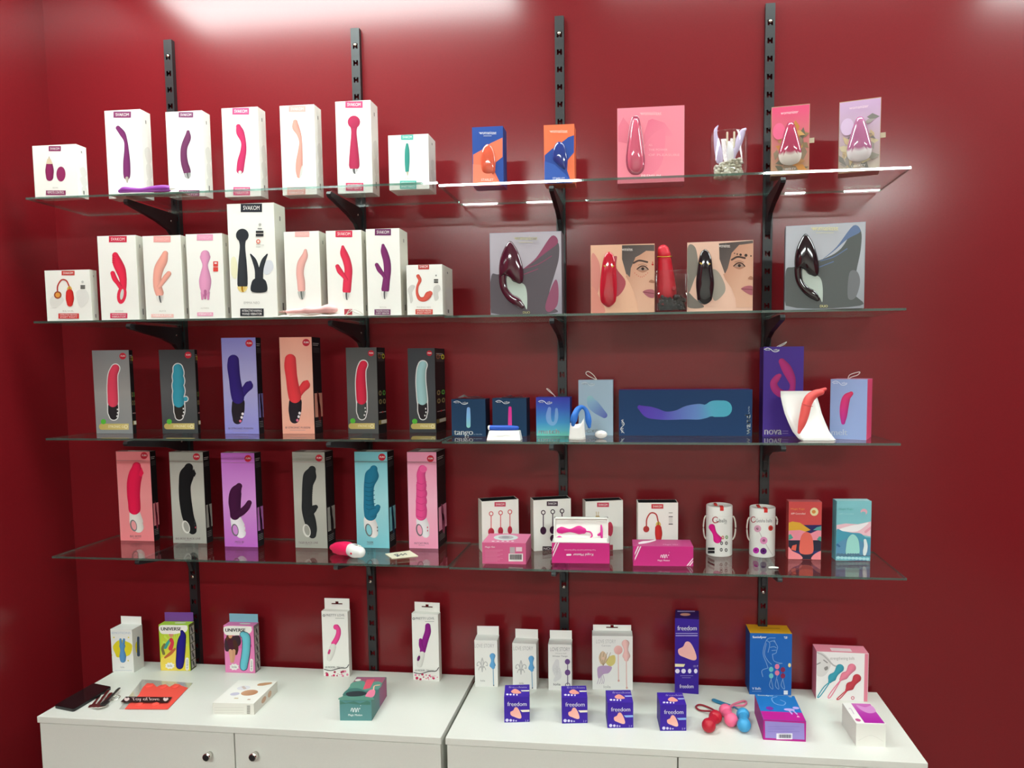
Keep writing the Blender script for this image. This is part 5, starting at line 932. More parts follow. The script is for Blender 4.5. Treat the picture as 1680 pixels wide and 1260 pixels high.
# ---- purple tampon cartons
gF = 'small purple tampon cartons on the cabinet'
def heart(a, x, y, s, c='#f2a79a'): a.poly([(x - 38 * s, y - 8 * s), (x - 18 * s, y - 20 * s), (x - 6 * s, y - 40 * s), (x + 12 * s, y - 38 * s), (x + 30 * s, y - 8 * s), (x + 40 * s, y + 28 * s), (x + 26 * s, y + 38 * s), (x - 10 * s, y + 26 * s), (x - 34 * s, y + 14 * s)], c, True, grad=((x - 20 * s, y - 40 * s), (x + 30 * s, y + 40 * s), '#f6bcae'))
for lab, bl, br, tl, tb, dx, dy, tag_c in [
    ('small purple tampon carton with a cream tag, before the two sky blue ball cartons', (827.5, 1185.5), (869, 1186.5), 1144, 1124, 0, 0, '#efe3cf'), ('small purple tampon carton with a cream tag, before the violet ball carton', (922, 1187), (964, 1188.5), 1145, 1125.5, 400, 3, '#efe3cf'),
    ('small purple tampon carton with a blue tag, before the watercolour flower carton', (996.7, 1194.5), (1039, 1195.5), 1153, 1132.5, 714, 37, '#8fb2ea'), ('small purple tampon carton with a blue tag, before the tall purple carton', (1083, 1199), (1126, 1200.5), 1156.5, 1136, 1080, 55, '#8fb2ea')]:
    b = Carton(lab, zt, bl, tl, None, br=br, tb=tb, yaw=6 if dx < 500 else 4, front='#3d229a', side='#341d84', top='#3d229a', group=gF); a = b.part('printed_picture', crop=S); heart(a, 488 + dx, 798 + dy, .98); a.poly([(518 + dx, 776 + dy), (582 + dx, 774 + dy), (582 + dx, 788 + dy), (532 + dx, 790 + dy)], tag_c); a.ell(428 + dx, 846 + dy, 11, 11, '#d9d2ee'); a.ell(453 + dx, 847 + dy, 9, 9, '#d9d2ee'); a.ell(473 + dx, 849 + dy, 6, 8, '#c4bbe4'); a.ell(490 + dx, 850 + dy, 6, 5, '#c4bbe4')
    a = b.part('lettering', crop=S); a.text('freedom', 430 + dx, 720 + dy, 562 + dx, 748 + dy, '#ece9f6', bold=.9); a.text('soft tampons', 462 + dx, 749 + dy, 508 + dx, 756 + dy, '#9a8cd0'); a.text('3 P', 552 + dx, 843 + dy, 576 + dx, 857 + dy, '#b9aee4')
    a = b.part('top_print', 'top', crop=S); a.poly([(455 + dx, 650 + dy), (480 + dx, 632 + dy), (505 + dx, 640 + dy), (525 + dx, 660 + dy), (480 + dx, 664 + dy)], '#e89a8c', True); a.text('freedom', 440 + dx, 613 + dy, 562 + dx, 626 + dy, '#b9b0e4', bold=1.5); a.poly([(522 + dx, 641 + dy), (588 + dx, 640 + dy), (588 + dx, 648 + dy), (530 + dx, 649 + dy)], '#e6dccc' if dx < 500 else '#a9b8ea'); [a.ell(430 + 22 * k + dx, 670 + 1 * k + dy, 9 - 1.5 * k, 6, '#e4dff2') for k in range(4)]; b.done()
b = Carton('tall purple tampon carton with a large pink heart and four white icons, on the cabinet', zt, (1107, 1136), 1014, None, br=(1146, 1139), tb=1000, front='#3a2094', side='#2e1878', top='#26145f', group='tall cartons at the cabinet back')
a = b.part('printed_picture', crop=T); heart(a, 236, 345, 1.35, '#f3b3b4'); a.poly([(163, 416), (224, 418), (216, 434), (163, 433)], '#ece0b8'); [a.ell(180 + 35 * k, 458, 13 - (k > 1) * 3, 13, '#e6e2f2') for k in range(4)]
a = b.part('lettering', crop=T); a.text('freedom', 180, 198, 290, 224, '#ece9f6', bold=.9); a.rect(170, 240, 296, 244, '#b9b0e0'); a.rect(170, 252, 296, 257, '#b9b0e0'); a.text('freedom', 192, 534, 272, 556, '#ece9f6', bold=.8); a.text('10 P', 272, 424, 298, 436, '#b9b0e0'); a.rect(196, 483, 270, 486, '#8d80c4'); a.rect(206, 494, 256, 497, '#8d80c4'); a.text('soft tampons', 208, 224, 258, 231, '#8d80c4')
a = b.part('top_print', 'top', crop=T); a.ell(225, 134, 30, 8, '#e0a08c'); a.rect(180, 113, 280, 119, '#b0a6d8'); b.done()

b = Carton('blue carton with a line-drawn face and six small balls, yellow printed lid, on the cabinet', zt, (1229.5, 1139), 1038.5, None, br=(1298, 1141), tb=1023.5, front='#1f63b4', side='#174c90', top='#d9a21e', group='tall cartons at the cabinet back')
a = b.part('printed_picture', crop=T); c = '#7fa6d4'; ln = lambda *p: a.line(list(p), 1.7, c)
ln((742, 268), (700, 272), (680, 310), (672, 360), (690, 410), (700, 440)); ln((735, 280), (745, 300), (755, 320), (750, 340), (745, 355), (725, 362)); ln((710, 290), (728, 285), (740, 292)); ln((712, 322), (735, 318), (748, 325)); ln((722, 340), (745, 338)); ln((690, 300), (680, 360), (700, 400), (720, 420)); ln((725, 362), (735, 400), (780, 415)); ln((700, 440), (665, 455), (670, 490)); ln((690, 280), (710, 300), (700, 350)); ln((780, 412), (760, 418), (742, 424))
for x, y, cc in ((718, 448, '#6cc0c8'), (718, 485, '#6cc0c8'), (752, 432, '#e07a9a'), (752, 468, '#e07a9a'), (785, 450, '#8a2a50'), (785, 485, '#8a2a50')): a.ell(x, y, 13, 15, cc); 
for x in (718, 752, 785): a.line([(x, 500 if x != 752 else 484), (x - 10, 540), (x + 10, 560), (x, 505)], 1.6, c)
a.rect(790, 569, 813, 592, '#dbe4ee'); a.ell(823, 424, 8, 12, '#d9cc90')
a = b.part('lettering', crop=T); a.text('Satisfyer', 610, 256, 690, 272, '#e8eef6', bold=2); a.text('V Balls', 608, 550, 658, 564, '#d0def0', bold=1); a.rect(608, 572, 662, 574, '#8fb0d8'); a.text('SF', 792, 258, 812, 272, '#e8eef6', -.3, bold=1.5); a = b.part('top_print', 'top', uv=True); a.rect(.3, .4, .78, .5, '#b5821a'); b.done()

b = Carton('pink-edged white carton with three coloured double balls, at the cabinet end', zt, (1338.6, 1147), 1068.6, None, br=(1423.4, 1151.5), tb=1056.5, front='#ece9e8', side='#d97a90', top='#e08a9c', group='tall cartons at the cabinet back')
a = b.part('front_print', uv=True); a.rect(.925, .005, .995, .995, '#df8498'); a = b.part('printed_picture', crop=T)
a.poly([(978, 360), (1010, 350), (1060, 400), (1055, 440), (1030, 480), (1000, 490), (978, 470)], '#d9d5d3', True); a.line([(980, 420), (1000, 410)], 3, '#8d8886'); a.line([(1020, 395), (1040, 410)], 3, '#8d8886'); a.poly([(1022, 440), (1040, 430), (1045, 445), (1030, 455)], '#8d8886', True); a.line([(980, 350), (1020, 370), (1070, 420), (1090, 430)], 4, '#b9b4b2')
for p, cc in (([(1112, 442, 24), (1090, 472, 15), (1068, 496, 24), (1055, 518, 10)], '#3f9cb0'), ([(1180, 440, 25), (1160, 468, 16), (1138, 486, 22), (1118, 506, 9)], '#e8849c'), ([(1210, 500, 25), (1192, 526, 16), (1170, 546, 25), (1152, 566, 9)], '#c23f4c')): a.stroke(p, cc)
for p, cc in (([(1055, 520), (1020, 550), (985, 605), (1000, 600), (1050, 530)], '#3f9cb0'), ([(1118, 508), (1075, 560), (1045, 605), (1060, 605), (1115, 515)], '#e8849c'), ([(1150, 568), (1125, 590), (1095, 618), (1112, 616), (1150, 575)], '#c23f4c')): a.line(p, 3, cc)
a.ring(1186, 612, 8, 8, 2, '#d05a78'); a = b.part('lettering', crop=T); a.text('strengthening balls', 1056, 376, 1196, 398, '#b5b0ae'); a = b.part('top_print', 'top', uv=True); a.rect(.3, .45, .7, .85, '#e8d4d8'); b.done()

# ---- lying boxes
gY = 'boxes lying on the white cabinets'
b = Carton('teal illustrated box lying flat with a pink creature on its lid, on the cabinet', zt, (558, 1182), 1149, None, br=(610, 1182.5), tb=1110.5, front='#5c9090', side='#4a7a78', top='#5a8f80', group=gY)
a = b.part('front_print', crop=R); a.poly([(662, 795), (700, 812), (760, 800), (800, 815), (850, 795), (872, 805), (872, 825), (780, 822), (720, 815), (662, 822)], '#4f7f72')
a = b.part('lettering', crop=R); a.line([(738, 868), (743, 850), (750, 850), (752, 872)], 2.5, '#e4eeee'); a.line([(757, 872), (762, 850), (769, 850), (772, 874)], 2.5, '#e4eeee'); a.line([(776, 872), (781, 850), (787, 850), (790, 872)], 2.5, '#e4eeee'); a.ell(799, 850, 3, 6, '#e4eeee'); a.ell(805, 829, 2, 3, '#e4eeee'); a.text('Magic Motion', 720, 887, 816, 905, '#e4eeee', bold=1)
a = b.part('top_print', 'top', uv=True); a.rect(.01, .01, .99, .3, '#9a5a78', grad='#a8586a'); a.poly([(.01, .25), (.3, .18), (.5, .3), (.8, .2), (.99, .3), (.99, .5), (.6, .45), (.3, .5), (.01, .42)], '#5f8f80', True); a.poly([(.01, .55), (.3, .5), (.6, .6), (.99, .55), (.99, .8), (.5, .75), (.01, .82)], '#3f6f68', True); a.poly([(.4, .12), (.66, .1), (.7, .5), (.5, .55)], '#d9566a'); a.poly([(.05, .7), (.4, .62), (.7, .7), (.6, .82), (.2, .84)], '#2a3438', True); a.poly([(.72, .62), (.85, .55), (.95, .65), (.98, .85), (.75, .88)], '#e07a96', True); a.line([(.85, .56), (.8, .4), (.95, .36)], .02, '#e8b09a'); a.ell(.12, .15, .1, .05, '#e4ded8'); a.poly([(.01, .86), (.3, .9), (.6, .84), (.99, .9), (.99, .99), (.01, .99)], '#568878', True)
a = b.part('side_print', 'right', uv=True); a.rect(.02, .02, .5, .98, '#4f7f78', grad_h='#5a7a80'); a.rect(.5, .02, .98, .98, '#8a5a7a', grad_h='#9a4a70'); b.done()
b = Carton('white box lying flat with tan oval pictures on its lid, on the cabinet', zt, (349.5, 1171.5), 1153, None, br=(417, 1173), tb=1116, front='#e6e3da', side='#d4d0c6', top='#ebe8e0', group=gY)
a = b.part('front_print', crop=Q); a.rect(1490, 785, 1516, 845, '#d5d2c8'); [a.rect(1493, 788 + 6.5 * k, 1513, 790.5 + 6.5 * k, '#4a4844') for k in range(9)]; [a.rect(1270, 800 + 18 * k, 1470, 802 + 18 * k, '#c9c6bc') for k in range(3)]
a = b.part('top_print', 'top', uv=True); a.ell(.62, .55, .2, .13, '#c99a78', grad=((.5, .45), (.8, .65), '#b07a56')); a.stroke([(.66, .18, .06), (.76, .16, .07), (.88, .12, .05)], '#c0906c', True); a.ell(.35, .35, .16, .1, '#dcd8dc'); a.ell(.3, .62, .11, .07, '#c4c0d0'); a.stroke([(.3, .3, .03), (.4, .38, .03)], '#cbb8b0', True); a.rect(.4, .78, .5, .82, '#c8b48c'); a.rect(.75, .82, .82, .86, '#b8947a')
a = b.part('side_print', 'right', uv=True); a.ell(.4, .5, .1, .25, '#c09a80'); a.ell(.65, .5, .08, .28, '#c8a48a'); b.done()
b = Carton('blue and magenta box lying flat with an open lilac end and barcode, on the cabinet', zt, (1252, 1213.5), 1180.5, None, br=(1322, 1217), tb=1139, front='#b81f8c', side='#a01a7c', top='#2272bc', group=gY)
a = b.part('front_print', crop=T); a.poly([(682, 745), (908, 758), (910, 852), (684, 842)], '#9a8cd0'); a.rect(748, 816, 840, 850, '#e9e6f0'); [a.rect(762 + 4.2 * k, 822, 764 + 4.2 * k + (k % 3) * .7, 842, '#4a4860') for k in range(17)]; [a.rect(700, 775 + 14 * k, 880 - 30 * (k % 2), 777 + 14 * k, '#8578c0') for k in range(3)]
a = b.part('top_print', 'top', uv=True); a.rect(.005, .68, .995, .995, '#b81f8c'); a.ell(.25, .56, .09, .07, '#7a2a9c'); a.ell(.72, .58, .13, .05, '#b9a4e0'); a.ell(.9, .5, .08, .05, '#b9a4e0'); a.line([(.7, .6), (.74, .74)], .02, '#b9a4e0'); a.line([(.8, .6), (.86, .74)], .02, '#b9a4e0'); a.line([(.55, .06), (.4, .15), (.42, .35), (.6, .42), (.7, .3), (.6, .2)], .012, '#7aa4dc'); a.text('Satisfyer', .06, .02, .46, .075, '#d6e4f4', bold=.012); a.text('SF', .84, .02, .93, .07, '#d6e4f4', bold=.01); a.poly([(.82, .86), (.86, .79), (.9, .86)], '#e8b8dc'); b.done()
b = Carton('white box lying flat with a magenta shaded lid panel, at the cabinet end', zt, (1404, 1224), 1187, None, br=(1452.8, 1225.5), tb=1153, front='#e9e7e0', side='#dddad2', top='#e9e6e2', group=gY)
a = b.part('top_print', 'top', uv=True); a.rect(.3, .02, .98, .5, '#c86ab4', grad='#b03aa0'); a.rect(.3, .5, .98, .96, '#b03aa0', grad='#a81f98'); a.poly([(.45, .1), (.7, .2), (.98, .12), (.98, .4), (.7, .5), (.5, .35)], '#cf8ac4', True); a.ell(.14, .84, .09, .07, '#c05a90'); a.line([(.1, .3), (.16, .3), (.14, .55)], .018, '#c9b8c4'); a = b.part('front_print', uv=True); a.line([(.08, .75), (.5, .5), (.92, .75)], .006, '#d6d3cc'); b.done()

# ================================================================ loose things on the shelves
def at(x, y, Y): return tuple(on_y(x, y, Y))
# purple wand on a white pouch, top shelf
def tubes(name, label, cat, parts, base, group=None):
    e = empty(name, base); tag(e, label, cat, group)
    for n, pts, rad, col, mat, kw in parts:
        mb = MB(); mb.tube([tuple(np.array(p) - np.array(base)) for p in pts], rad, col, **kw); mb.build(n, M[mat], e, True)
    return e
yy = -.228; zs = z1; q = lambda x, z: (on_y(x, 310, yy)[0], yy, zs + z)
mb = MB(); n = 26; vs = []; fs = []; x0, x1 = q(181, 0)[0], q(300, 0)[0]; rnd = random.Random(2)
def pouch(name, label, x0, x1, yc, dy, z, th, seed, cord=False):
    rnd = random.Random(seed); mb = MB(); nx, ny = 22, 8; top, bot = [], []
    for i in range(nx + 1):
        for j in range(ny + 1):
            u, v = i / nx, j / ny; x = x0 + (x1 - x0) * u; y = yc + dy * (v - .5) + .003 * math.sin(u * 9 + seed); f = min(1, 6 * min(u, 1 - u) + .15) * min(1, 4 * min(v, 1 - v) + .1)
            hgt = th * f * (.55 + .25 * math.sin(u * 23 + v * 7 + seed) + .2 * math.sin(v * 17 - u * 11)); top.append((x, y, z + .0007 + max(.0006, hgt))); bot.append((x, y, z + .0003))
    k = ny + 1; N_ = len(top); fs = []
    for i in range(nx):
        for j in range(ny): a_ = i * k + j; fs += [(a_, a_ + k, a_ + k + 1, a_ + 1), (N_ + a_ + 1, N_ + a_ + k + 1, N_ + a_ + k, N_ + a_)]
    for i in range(nx): a_ = i * k; fs += [(a_, N_ + a_, N_ + a_ + k, a_ + k), (a_ + ny, a_ + k + ny, N_ + a_ + k + ny, N_ + a_ + ny)]
    for j in range(ny): fs += [(j, j + 1, N_ + j + 1, N_ + j), (nx * k + j + 1, nx * k + j, N_ + nx * k + j, N_ + nx * k + j + 1)]
    mb.add([(v[0] - (x0 + x1) / 2, v[1] - yc, v[2] - z) for v in top + bot], fs, (1, 1, 1)); e = empty(name, ((x0 + x1) / 2, yc, z)); tag(e, label, 'pouch'); mb.build('cloth', M['cloth'], e, True)
    if cord:
        for s in range(2):
            mb = MB(); o = .006 * s; hx = (x1 - x0) / 2; mb.tube([(hx - .01, 0 + o, .004), (hx + .004, -.004, .011 + o), (hx + .018, -.002, .018 - o), (hx + .034, 0, .012 - o), (hx + .04, .004, .004)], [.0011] * 5, '#cfcbc0', 8); mb.build('drawstring', M['cloth'], e, True)
    return e
pouch('satin_pouch', 'folded white satin pouch under the purple wand on the top shelf', q(181, 0)[0], q(303, 0)[0], -.219, .045, zs, .006, 1)
lift = .0068
tubes('massager', 'purple bent wand lying on a white pouch on the top shelf', 'massager', [
    ('shaft', [q(197, lift + .006), q(204, lift + .0095), q(215, lift + .0085), q(232, lift + .0065), q(250, lift + .0085), (q(268, lift + .0095)), q(277, lift + .0088)], [.0055, .0085, .0075, .0062, .0085, .0095, .0085], '#8a3a98', 'soft', dict(seg=16)),
    ('metal_cap', [q(280, lift + .0085), q(284, lift + .0085), q(287, lift + .008)], [.006, .004, .0024], '#d8d6d2', 'shiny', dict(seg=14))], q(240, 0))
# pink wand and pouch, second shelf
yy = -.2515; zs = z2; q = lambda x, z: (on_y(x, 515, yy)[0], yy, zs + z)
pouch('satin_pouch', 'folded cream pouch with drawstring under the pale pink massager on the second shelf', q(452, 0)[0], q(572, 0)[0], -.251, .024, zs, .008, 4, True)
lift = .011
tubes('massager', 'pale pink wand with a bulge lying on a cream pouch on the second shelf', 'massager', [
    ('shaft', [q(471, lift + .005), q(482, lift + .006), q(496, lift + .0065), q(505, lift + .0085), q(515, lift + .0075), q(528, lift + .0085), q(540, lift + .011), q(548, lift + .0095)], [.005, .0066, .0072, .0105, .0082, .0098, .013, .0105], '#f0b8b6', 'soft', dict(seg=16)),
    ('metal_tip', [q(459, lift + .004), q(466, lift + .0048)], [.0022, .004], '#b08a80', 'shiny', dict(seg=14))], q(505, 0))

# clear round cup with pebbles and a lilac tulip-shaped massager, top shelf
def cup(label, x, y, z, rx, ry, h, square=False):
    e = empty('clear_cup', (x, y, z + .0003)); tag(e, label, 'cup'); mb = MB(); seg = 40; t = .002
    def ringp(r_, zz): 
        out = []
        for k in range(seg):
            a_ = 2 * math.pi * k / seg; c, s = math.cos(a_), math.sin(a_)
            if square: p_ = 10; c, s = math.copysign(abs(c) ** (2 / p_), c), math.copysign(abs(s) ** (2 / p_), s)
            out.append(((rx - r_) * c, (ry - r_) * s, zz))
        return out
    prof = [ringp(.004, 0), ringp(.0008, .0012), ringp(0, .005), ringp(0, h - .001), ringp(.001, h), ringp(t, h - .001), ringp(t, .006), ringp(.004, .005)]
    vs = [p for r in prof for p in r]; fs = [(i * seg + k, i * seg + (k + 1) % seg, (i + 1) * seg + (k + 1) % seg, (i + 1) * seg + k) for i in range(7) for k in range(seg)] + [tuple(range(seg - 1, -1, -1)), tuple(7 * seg + k for k in range(seg))]
    mb.add(vs, fs, (1, 1, 1)); mb.build('cup_wall', M['acryl'], e, True)
    mb = MB(); rm = [(p[0], p[1], p[2]) for p in ringp(.001, h)]; mb.tube(rm[::2], [.0011] * (seg // 2), '#e8e6e6', 8, 2, closed=True); mb.build('rim', M['acryl'], e, True)
    return e
def pebbles(name, label, x, y, z, rx, ry, prof, n, cols, size, seed, mat, square=False):
    rnd = random.Random(seed); mb = MB()
    for i in range(n):
        if square: px, py = rnd.uniform(-1, 1) * rx, rnd.uniform(-1, 1) * ry
        else:
            a_ = rnd.uniform(0, 6.28); rr = math.sqrt(rnd.random()); px, py = rr * rx * math.cos(a_), rr * ry * math.sin(a_)
        hh = prof(px / rx); pz = rnd.uniform(0, 1) ** .8 * hh; s = size * rnd.uniform(.75, 1.2); c0 = lin(rnd.choice(cols)); b0 = len(mb.v)
        mb.ball((px, py, max(s, pz)), s, c0, 8, (rnd.uniform(.8, 1.2), rnd.uniform(.8, 1.2), rnd.uniform(.7, 1)))
    o = mb.build(name, M[mat], None, True); o.location = (x, y, z); tag(o, label, 'pebbles', kind='stuff')
zc = z1r; yc = -.165; bx = np.array([0, yc, zc]); xc = float(solve_x(bx, (1, 0, 0), 1195)); rc = float(solve_x(np.array([xc, yc, zc]), (1, 0, 0), 1226))
hc = float(solve_y(np.array([xc, yc, zc]), (0, 0, 1), 220))
cup('clear round cup holding white pebbles and a lilac massager, on the top shelf', xc, yc, zc, rc, .04, hc)
pebbles('white_pebbles', 'small white pebbles filling the clear round cup on the top shelf', xc, yc, zc + .0065, rc - .0135, .0265, lambda u: .043 + .010 * u, 420, ['#e8e6d4', '#d9d6c0', '#efeee2', '#cfccb4'], .0050, 3, 'card')
e = empty('massager', (xc, yc, zc + .0065)); tag(e, 'lilac two-petalled massager standing in white pebbles in the clear round cup', 'massager')
X = lambda px: float(solve_x(np.array([xc, yc, zc + .05]), (1, 0, 0), px)); Zp = lambda py: float(solve_y(np.array([xc, yc, zc]), (0, 0, 1), py)) - .0065
def lp(pts): return [(X(1150 + x / 11.45), -.012, max(.003, Zp(195 + y / 11.45))) for x, y in pts]
mb = MB(); mb.tube(lp([(305, 150), (265, 220), (262, 330), (290, 480), (320, 640), (340, 800)]), [.0015, .0042, .0052, .0085, .0105, .009], '#cfc0e0', 16, sq=(1, .55), upv=(0, 1, 0)); mb.build('petal', M['soft'], e, True)
mb = MB(); mb.tube(lp([(815, 235), (765, 285), (712, 420), (670, 560), (620, 680), (590, 800)]), [.0035, .008, .0098, .0085, .006, .004], '#d2c4e2', 16, sq=(1, .55), upv=(0, 1, 0)); mb.build('petal', M['soft'], e, True)
mb = MB(); mb.tube(lp([(510, 480), (530, 600), (540, 700), (540, 800)]), [.005, .009, .010, .008], '#f0eef0', 16, sq=(1, .7), upv=(0, 1, 0)); mb.build('centre', M['soft'], e, True)
for xx in (480, 610):
    mb = MB(); mb.tube(lp([(xx, 285), (xx, 560)]), [.0026, .0026], '#dcd0b4', 10, 4, upv=(0, 1, 0)); mb.build('stem', M['soft'], e, True)

# square cup with black stones and a red massager, second shelf
zc = z2r; yc = -.215; bx = np.array([0, yc, zc]); xc = float(solve_x(bx, (1, 0, 0), 1102)); rc = float(solve_x(np.array([xc, yc - .03, zc]), (1, 0, 0), 1131.5)); hc = float(solve_y(np.array([xc, yc, zc]), (0, 0, 1), 447))
cup('clear square cup holding black stones and a red massager, on the second shelf', xc, yc, zc, rc, .04, hc, True)
pebbles('black_stones', 'glossy black stones filling the clear square cup on the second shelf', xc, yc, zc + .0065, rc - .0135, .026, lambda u: .036 + .004 * math.sin(u * 5), 330, ['#141214', '#1e1a1d', '#0c0b0c'], .0054, 5, 'gloss', True)
e = empty('massager', (xc, yc, zc + .0065)); tag(e, 'red massager with a gold ring standing in black stones in the square cup', 'massager')
X = lambda px, y_: float(solve_x(np.array([xc, yc + y_, zc + .05]), (1, 0, 0), px)) ; Zp = lambda py: float(solve_y(np.array([xc, yc, zc]), (0, 0, 1), py)) - .0065
gp = lambda x, y, d=0: (X(760 + x / 4, d), d, max(.004, Zp(340 + y / 4)))
mb = MB(); mb.tube([gp(1312, 283), gp(1318, 310)], [.0155, .017], '#d01f33', 20, sq=(1, .8), upv=(0, 1, 0)); mb.build('cap', M['soft'], e, True)
mb = MB(); g0 = gp(1319, 330); mb.tube([(g0[0] + .0188 * math.cos(t_), g0[1] + .0152 * math.sin(t_), g0[2] + .003 * math.cos(t_) ** 2) for t_ in np.linspace(0, 2 * math.pi, 25)[:-1]], [.0012] * 24, '#d0a840', 8, 2, closed=True); mb.build('gold_ring', M['shiny'], e, True)
mb = MB(); mb.tube([gp(1320, 350), gp(1325, 400), gp(1330, 470), gp(1334, 560), gp(1336, 610)], [.0185, .020, .0235, .0265, .022], '#cf1c32', 20, sq=(1, .8), upv=(0, 1, 0)); mb.build('body', M['soft'], e, True)
mb = MB(); mb.lathe([(.006, 0), (.006, .002), (.004, .003)], lin('#b01a2c'), 16, (gp(1380, 540)[0], -.0215, gp(1380, 540)[2]), 'y'); mb.build('button', M['soft'], e, True)

# white block stand with a blue bullet, third shelf
zc = z3r; yc = -.262; W7 = lambda x, y: (780 + x / 7.304, 640 + y / 7.304)
xw = lambda x: float(solve_x(np.array([0, yc, zc]), (1, 0, 0), 780 + x / 7.304)); zw = lambda y, x=830: float(solve_y(np.array([0, yc, 0]), (0, 0, 1), 640 + y / 7.304))
xa, xb, xt0, xt1 = xw(148), xw(553), xw(175), xw(535); ztop = zw(485); cx_ = (xa + xb) / 2
e = empty('display_stand', (cx_, yc, zc + .0003)); tag(e, 'white block stand carrying the blue bullet, on the third shelf', 'stand')
hh = ztop - zc; D2 = .018; v = [(xa - cx_, -D2, 0), (xb - cx_, -D2, 0), (xb - cx_, D2, 0), (xa - cx_, D2, 0), (xt0 - cx_, -D2 * .7, hh), (xt1 - cx_, -D2 * .7, hh), (xt1 - cx_, D2 * .7, hh), (xt0 - cx_, D2 * .7, hh)]
mb = MB(); mb.add(v, [(0, 3, 2, 1), (4, 5, 6, 7), (0, 1, 5, 4), (1, 2, 6, 5), (2, 3, 7, 6), (3, 0, 4, 7)], lin('#efece8')); so = mb.build('block', M['shiny'], e, bevel=.002)
mb = MB(); mb.tube([(-.018, -D2 * .85 - .0004, hh * .52), (-.004, -D2 * .85 - .0004, hh * .46), (.006, -D2 * .85 - .0004, hh * .56), (.018, -D2 * .85 - .0004, hh * .5)], [.0005] * 4, '#dcd9d4', 6); mb.build('embossed_wave', M['shiny'], e, True)
rb = (zw(423) - zw(485)) / 2 * .98
e = empty('massager', (cx_, yc, zc + hh)); tag(e, 'blue bullet with a white cap lying on the white block stand', 'massager')
mb = MB(); mb.tube([(xw(182) - cx_, 0, rb + .0006), (xw(400) - cx_, 0, rb + .0006), (xw(500) - cx_, 0, rb * .95 + .0006)], [rb, rb, rb * .78], '#1c50b8', 22); mb.build('shaft', M['soft'], e, True)
mb = MB(); mb.lathe([(rb * .6, -.006), (rb * .95, -.004), (rb * .98, .003)], lin('#f0eeea'), 22, (xw(178) - cx_, 0, rb + .0006), 'x'); mb.build('cap', M['shiny'], e, True)

# white cone stand with a folded blue massager, third shelf
yc = -.235; xw = lambda x: float(solve_x(np.array([0, yc, zc]), (1, 0, 0), 780 + x / 7.304)); zw = lambda y: float(solve_y(np.array([xw(1220), yc, 0]), (0, 0, 1), 640 + y / 7.304))
xc = xw(1220); e = empty('display_stand', (xc, yc, zc + .0003)); tag(e, 'white cone stand with a notched top carrying the folded blue massager', 'stand')
mb = MB(); seg = 36; vs = []; rb_ = (xw(1322) - xw(1118)) / 2; H0 = zw(400) - zc
def rim_z(a_):     # notch open towards the viewer, peaks at both sides
    f = math.cos(a_); g = math.sin(a_); return (H0 * (1.02 + .30 * max(0, f) ** 2 + .02 * max(0, -f))) - H0 * .20 * abs(g) ** 2
for lev in range(7):
    t_ = lev / 6
    for k in range(seg):
        a_ = 2 * math.pi * k / seg; R2 = rb_ * (1 - .2 * t_); top = rim_z(a_); vs.append((R2 * math.cos(a_), R2 * .8 * math.sin(a_), top * t_))
fs = [(i * seg + k, i * seg + (k + 1) % seg, (i + 1) * seg + (k + 1) % seg, (i + 1) * seg + k) for i in range(6) for k in range(seg)] + [tuple(range(seg - 1, -1, -1)), tuple(6 * seg + k for k in range(seg))]
mb.add(vs, fs, lin('#efece7')); mb.build('cone', M['shiny'], e, True)
e = empty('massager', (xc, yc, zc + H0)); tag(e, 'folded blue massager hooked over the white cone stand', 'massager')
ww = lambda x, y, d=0: (xw(x) - xc, d, zw(y) - zc - H0)
mb = MB(); mb.tube([ww(1182, 400, -.026), ww(1190, 350, -.027), ww(1205, 290, -.024), ww(1235, 228, -.012), ww(1280, 203, -.002), ww(1322, 235, .004), ww(1345, 300, .004), ww(1355, 370, .004), ww(1365, 440, .004)], [.006, .0095, .0105, .0085, .0055, .0055, .0075, .0085, .0045], '#2f74d0', 18, sq=(.75, 1)); mb.build('body', M['soft'], e, True)
e = empty('remote', (float(on_z(987, 718, zc)[0]), -.215, zc + .0003)); tag(e, 'small white egg-shaped remote resting before the pale blue carton', 'remote')
mb = MB(); mb.ball((0, 0, .0115), .0165, lin('#efebe6'), 24, (1.05, .7, .68)); mb.build('shell', M['shiny'], e, True); mb = MB(); mb.tube([(-.015, -.003, .0155), (0, -.0115, .0135), (.015, -.003, .0155)], [.0007] * 3, '#cdb9ae', 6); mb.build('seam', M['soft'], e, True)

# curved white stand with a coral massager, third shelf
yc = -.245; xw = lambda x: float(solve_x(np.array([0, yc, zc]), (1, 0, 0), 1000 + x / 3.36)); zw = lambda y: float(solve_y(np.array([xw(1080), yc, 0]), (0, 0, 1), 560 + y / 3.36)) - zc
xc = xw(1090); e = empty('display_stand', (xc, yc, zc + .0003)); tag(e, 'curved white sheet stand holding the coral massager upright', 'stand')
rows = [(960, 1140, 278), (957, 1160, 310), (962, 1168, 350), (972, 1178, 400), (990, 1195, 450), (1012, 1215, 500), (1040, 1240, 535), (1060, 1250, 545)]
mb = MB(); nr = len(rows); vs = []; nc = 6
for i, (xl, xr, y) in enumerate(rows):
    t_ = i / (nr - 1); dep = .05 * (1 - t_) ** 1.6
    for j in range(nc + 1): vs.append((xw(xl + (xr - xl) * j / nc) - xc, dep, max(.0004, zw(y))))
M_ = len(vs); vs += [(x_, y_ + .002, z_) for x_, y_, z_ in vs]; k = nc + 1
fs = []
for i in range(nr - 1):
    for j in range(nc): a_ = i * k + j; fs += [(a_, a_ + k, a_ + k + 1, a_ + 1), (M_ + a_ + 1, M_ + a_ + k + 1, M_ + a_ + k, M_ + a_)]
    fs += [(i * k, M_ + i * k, M_ + i * k + k, i * k + k), (i * k + nc, i * k + k + nc, M_ + i * k + k + nc, M_ + i * k + nc)]
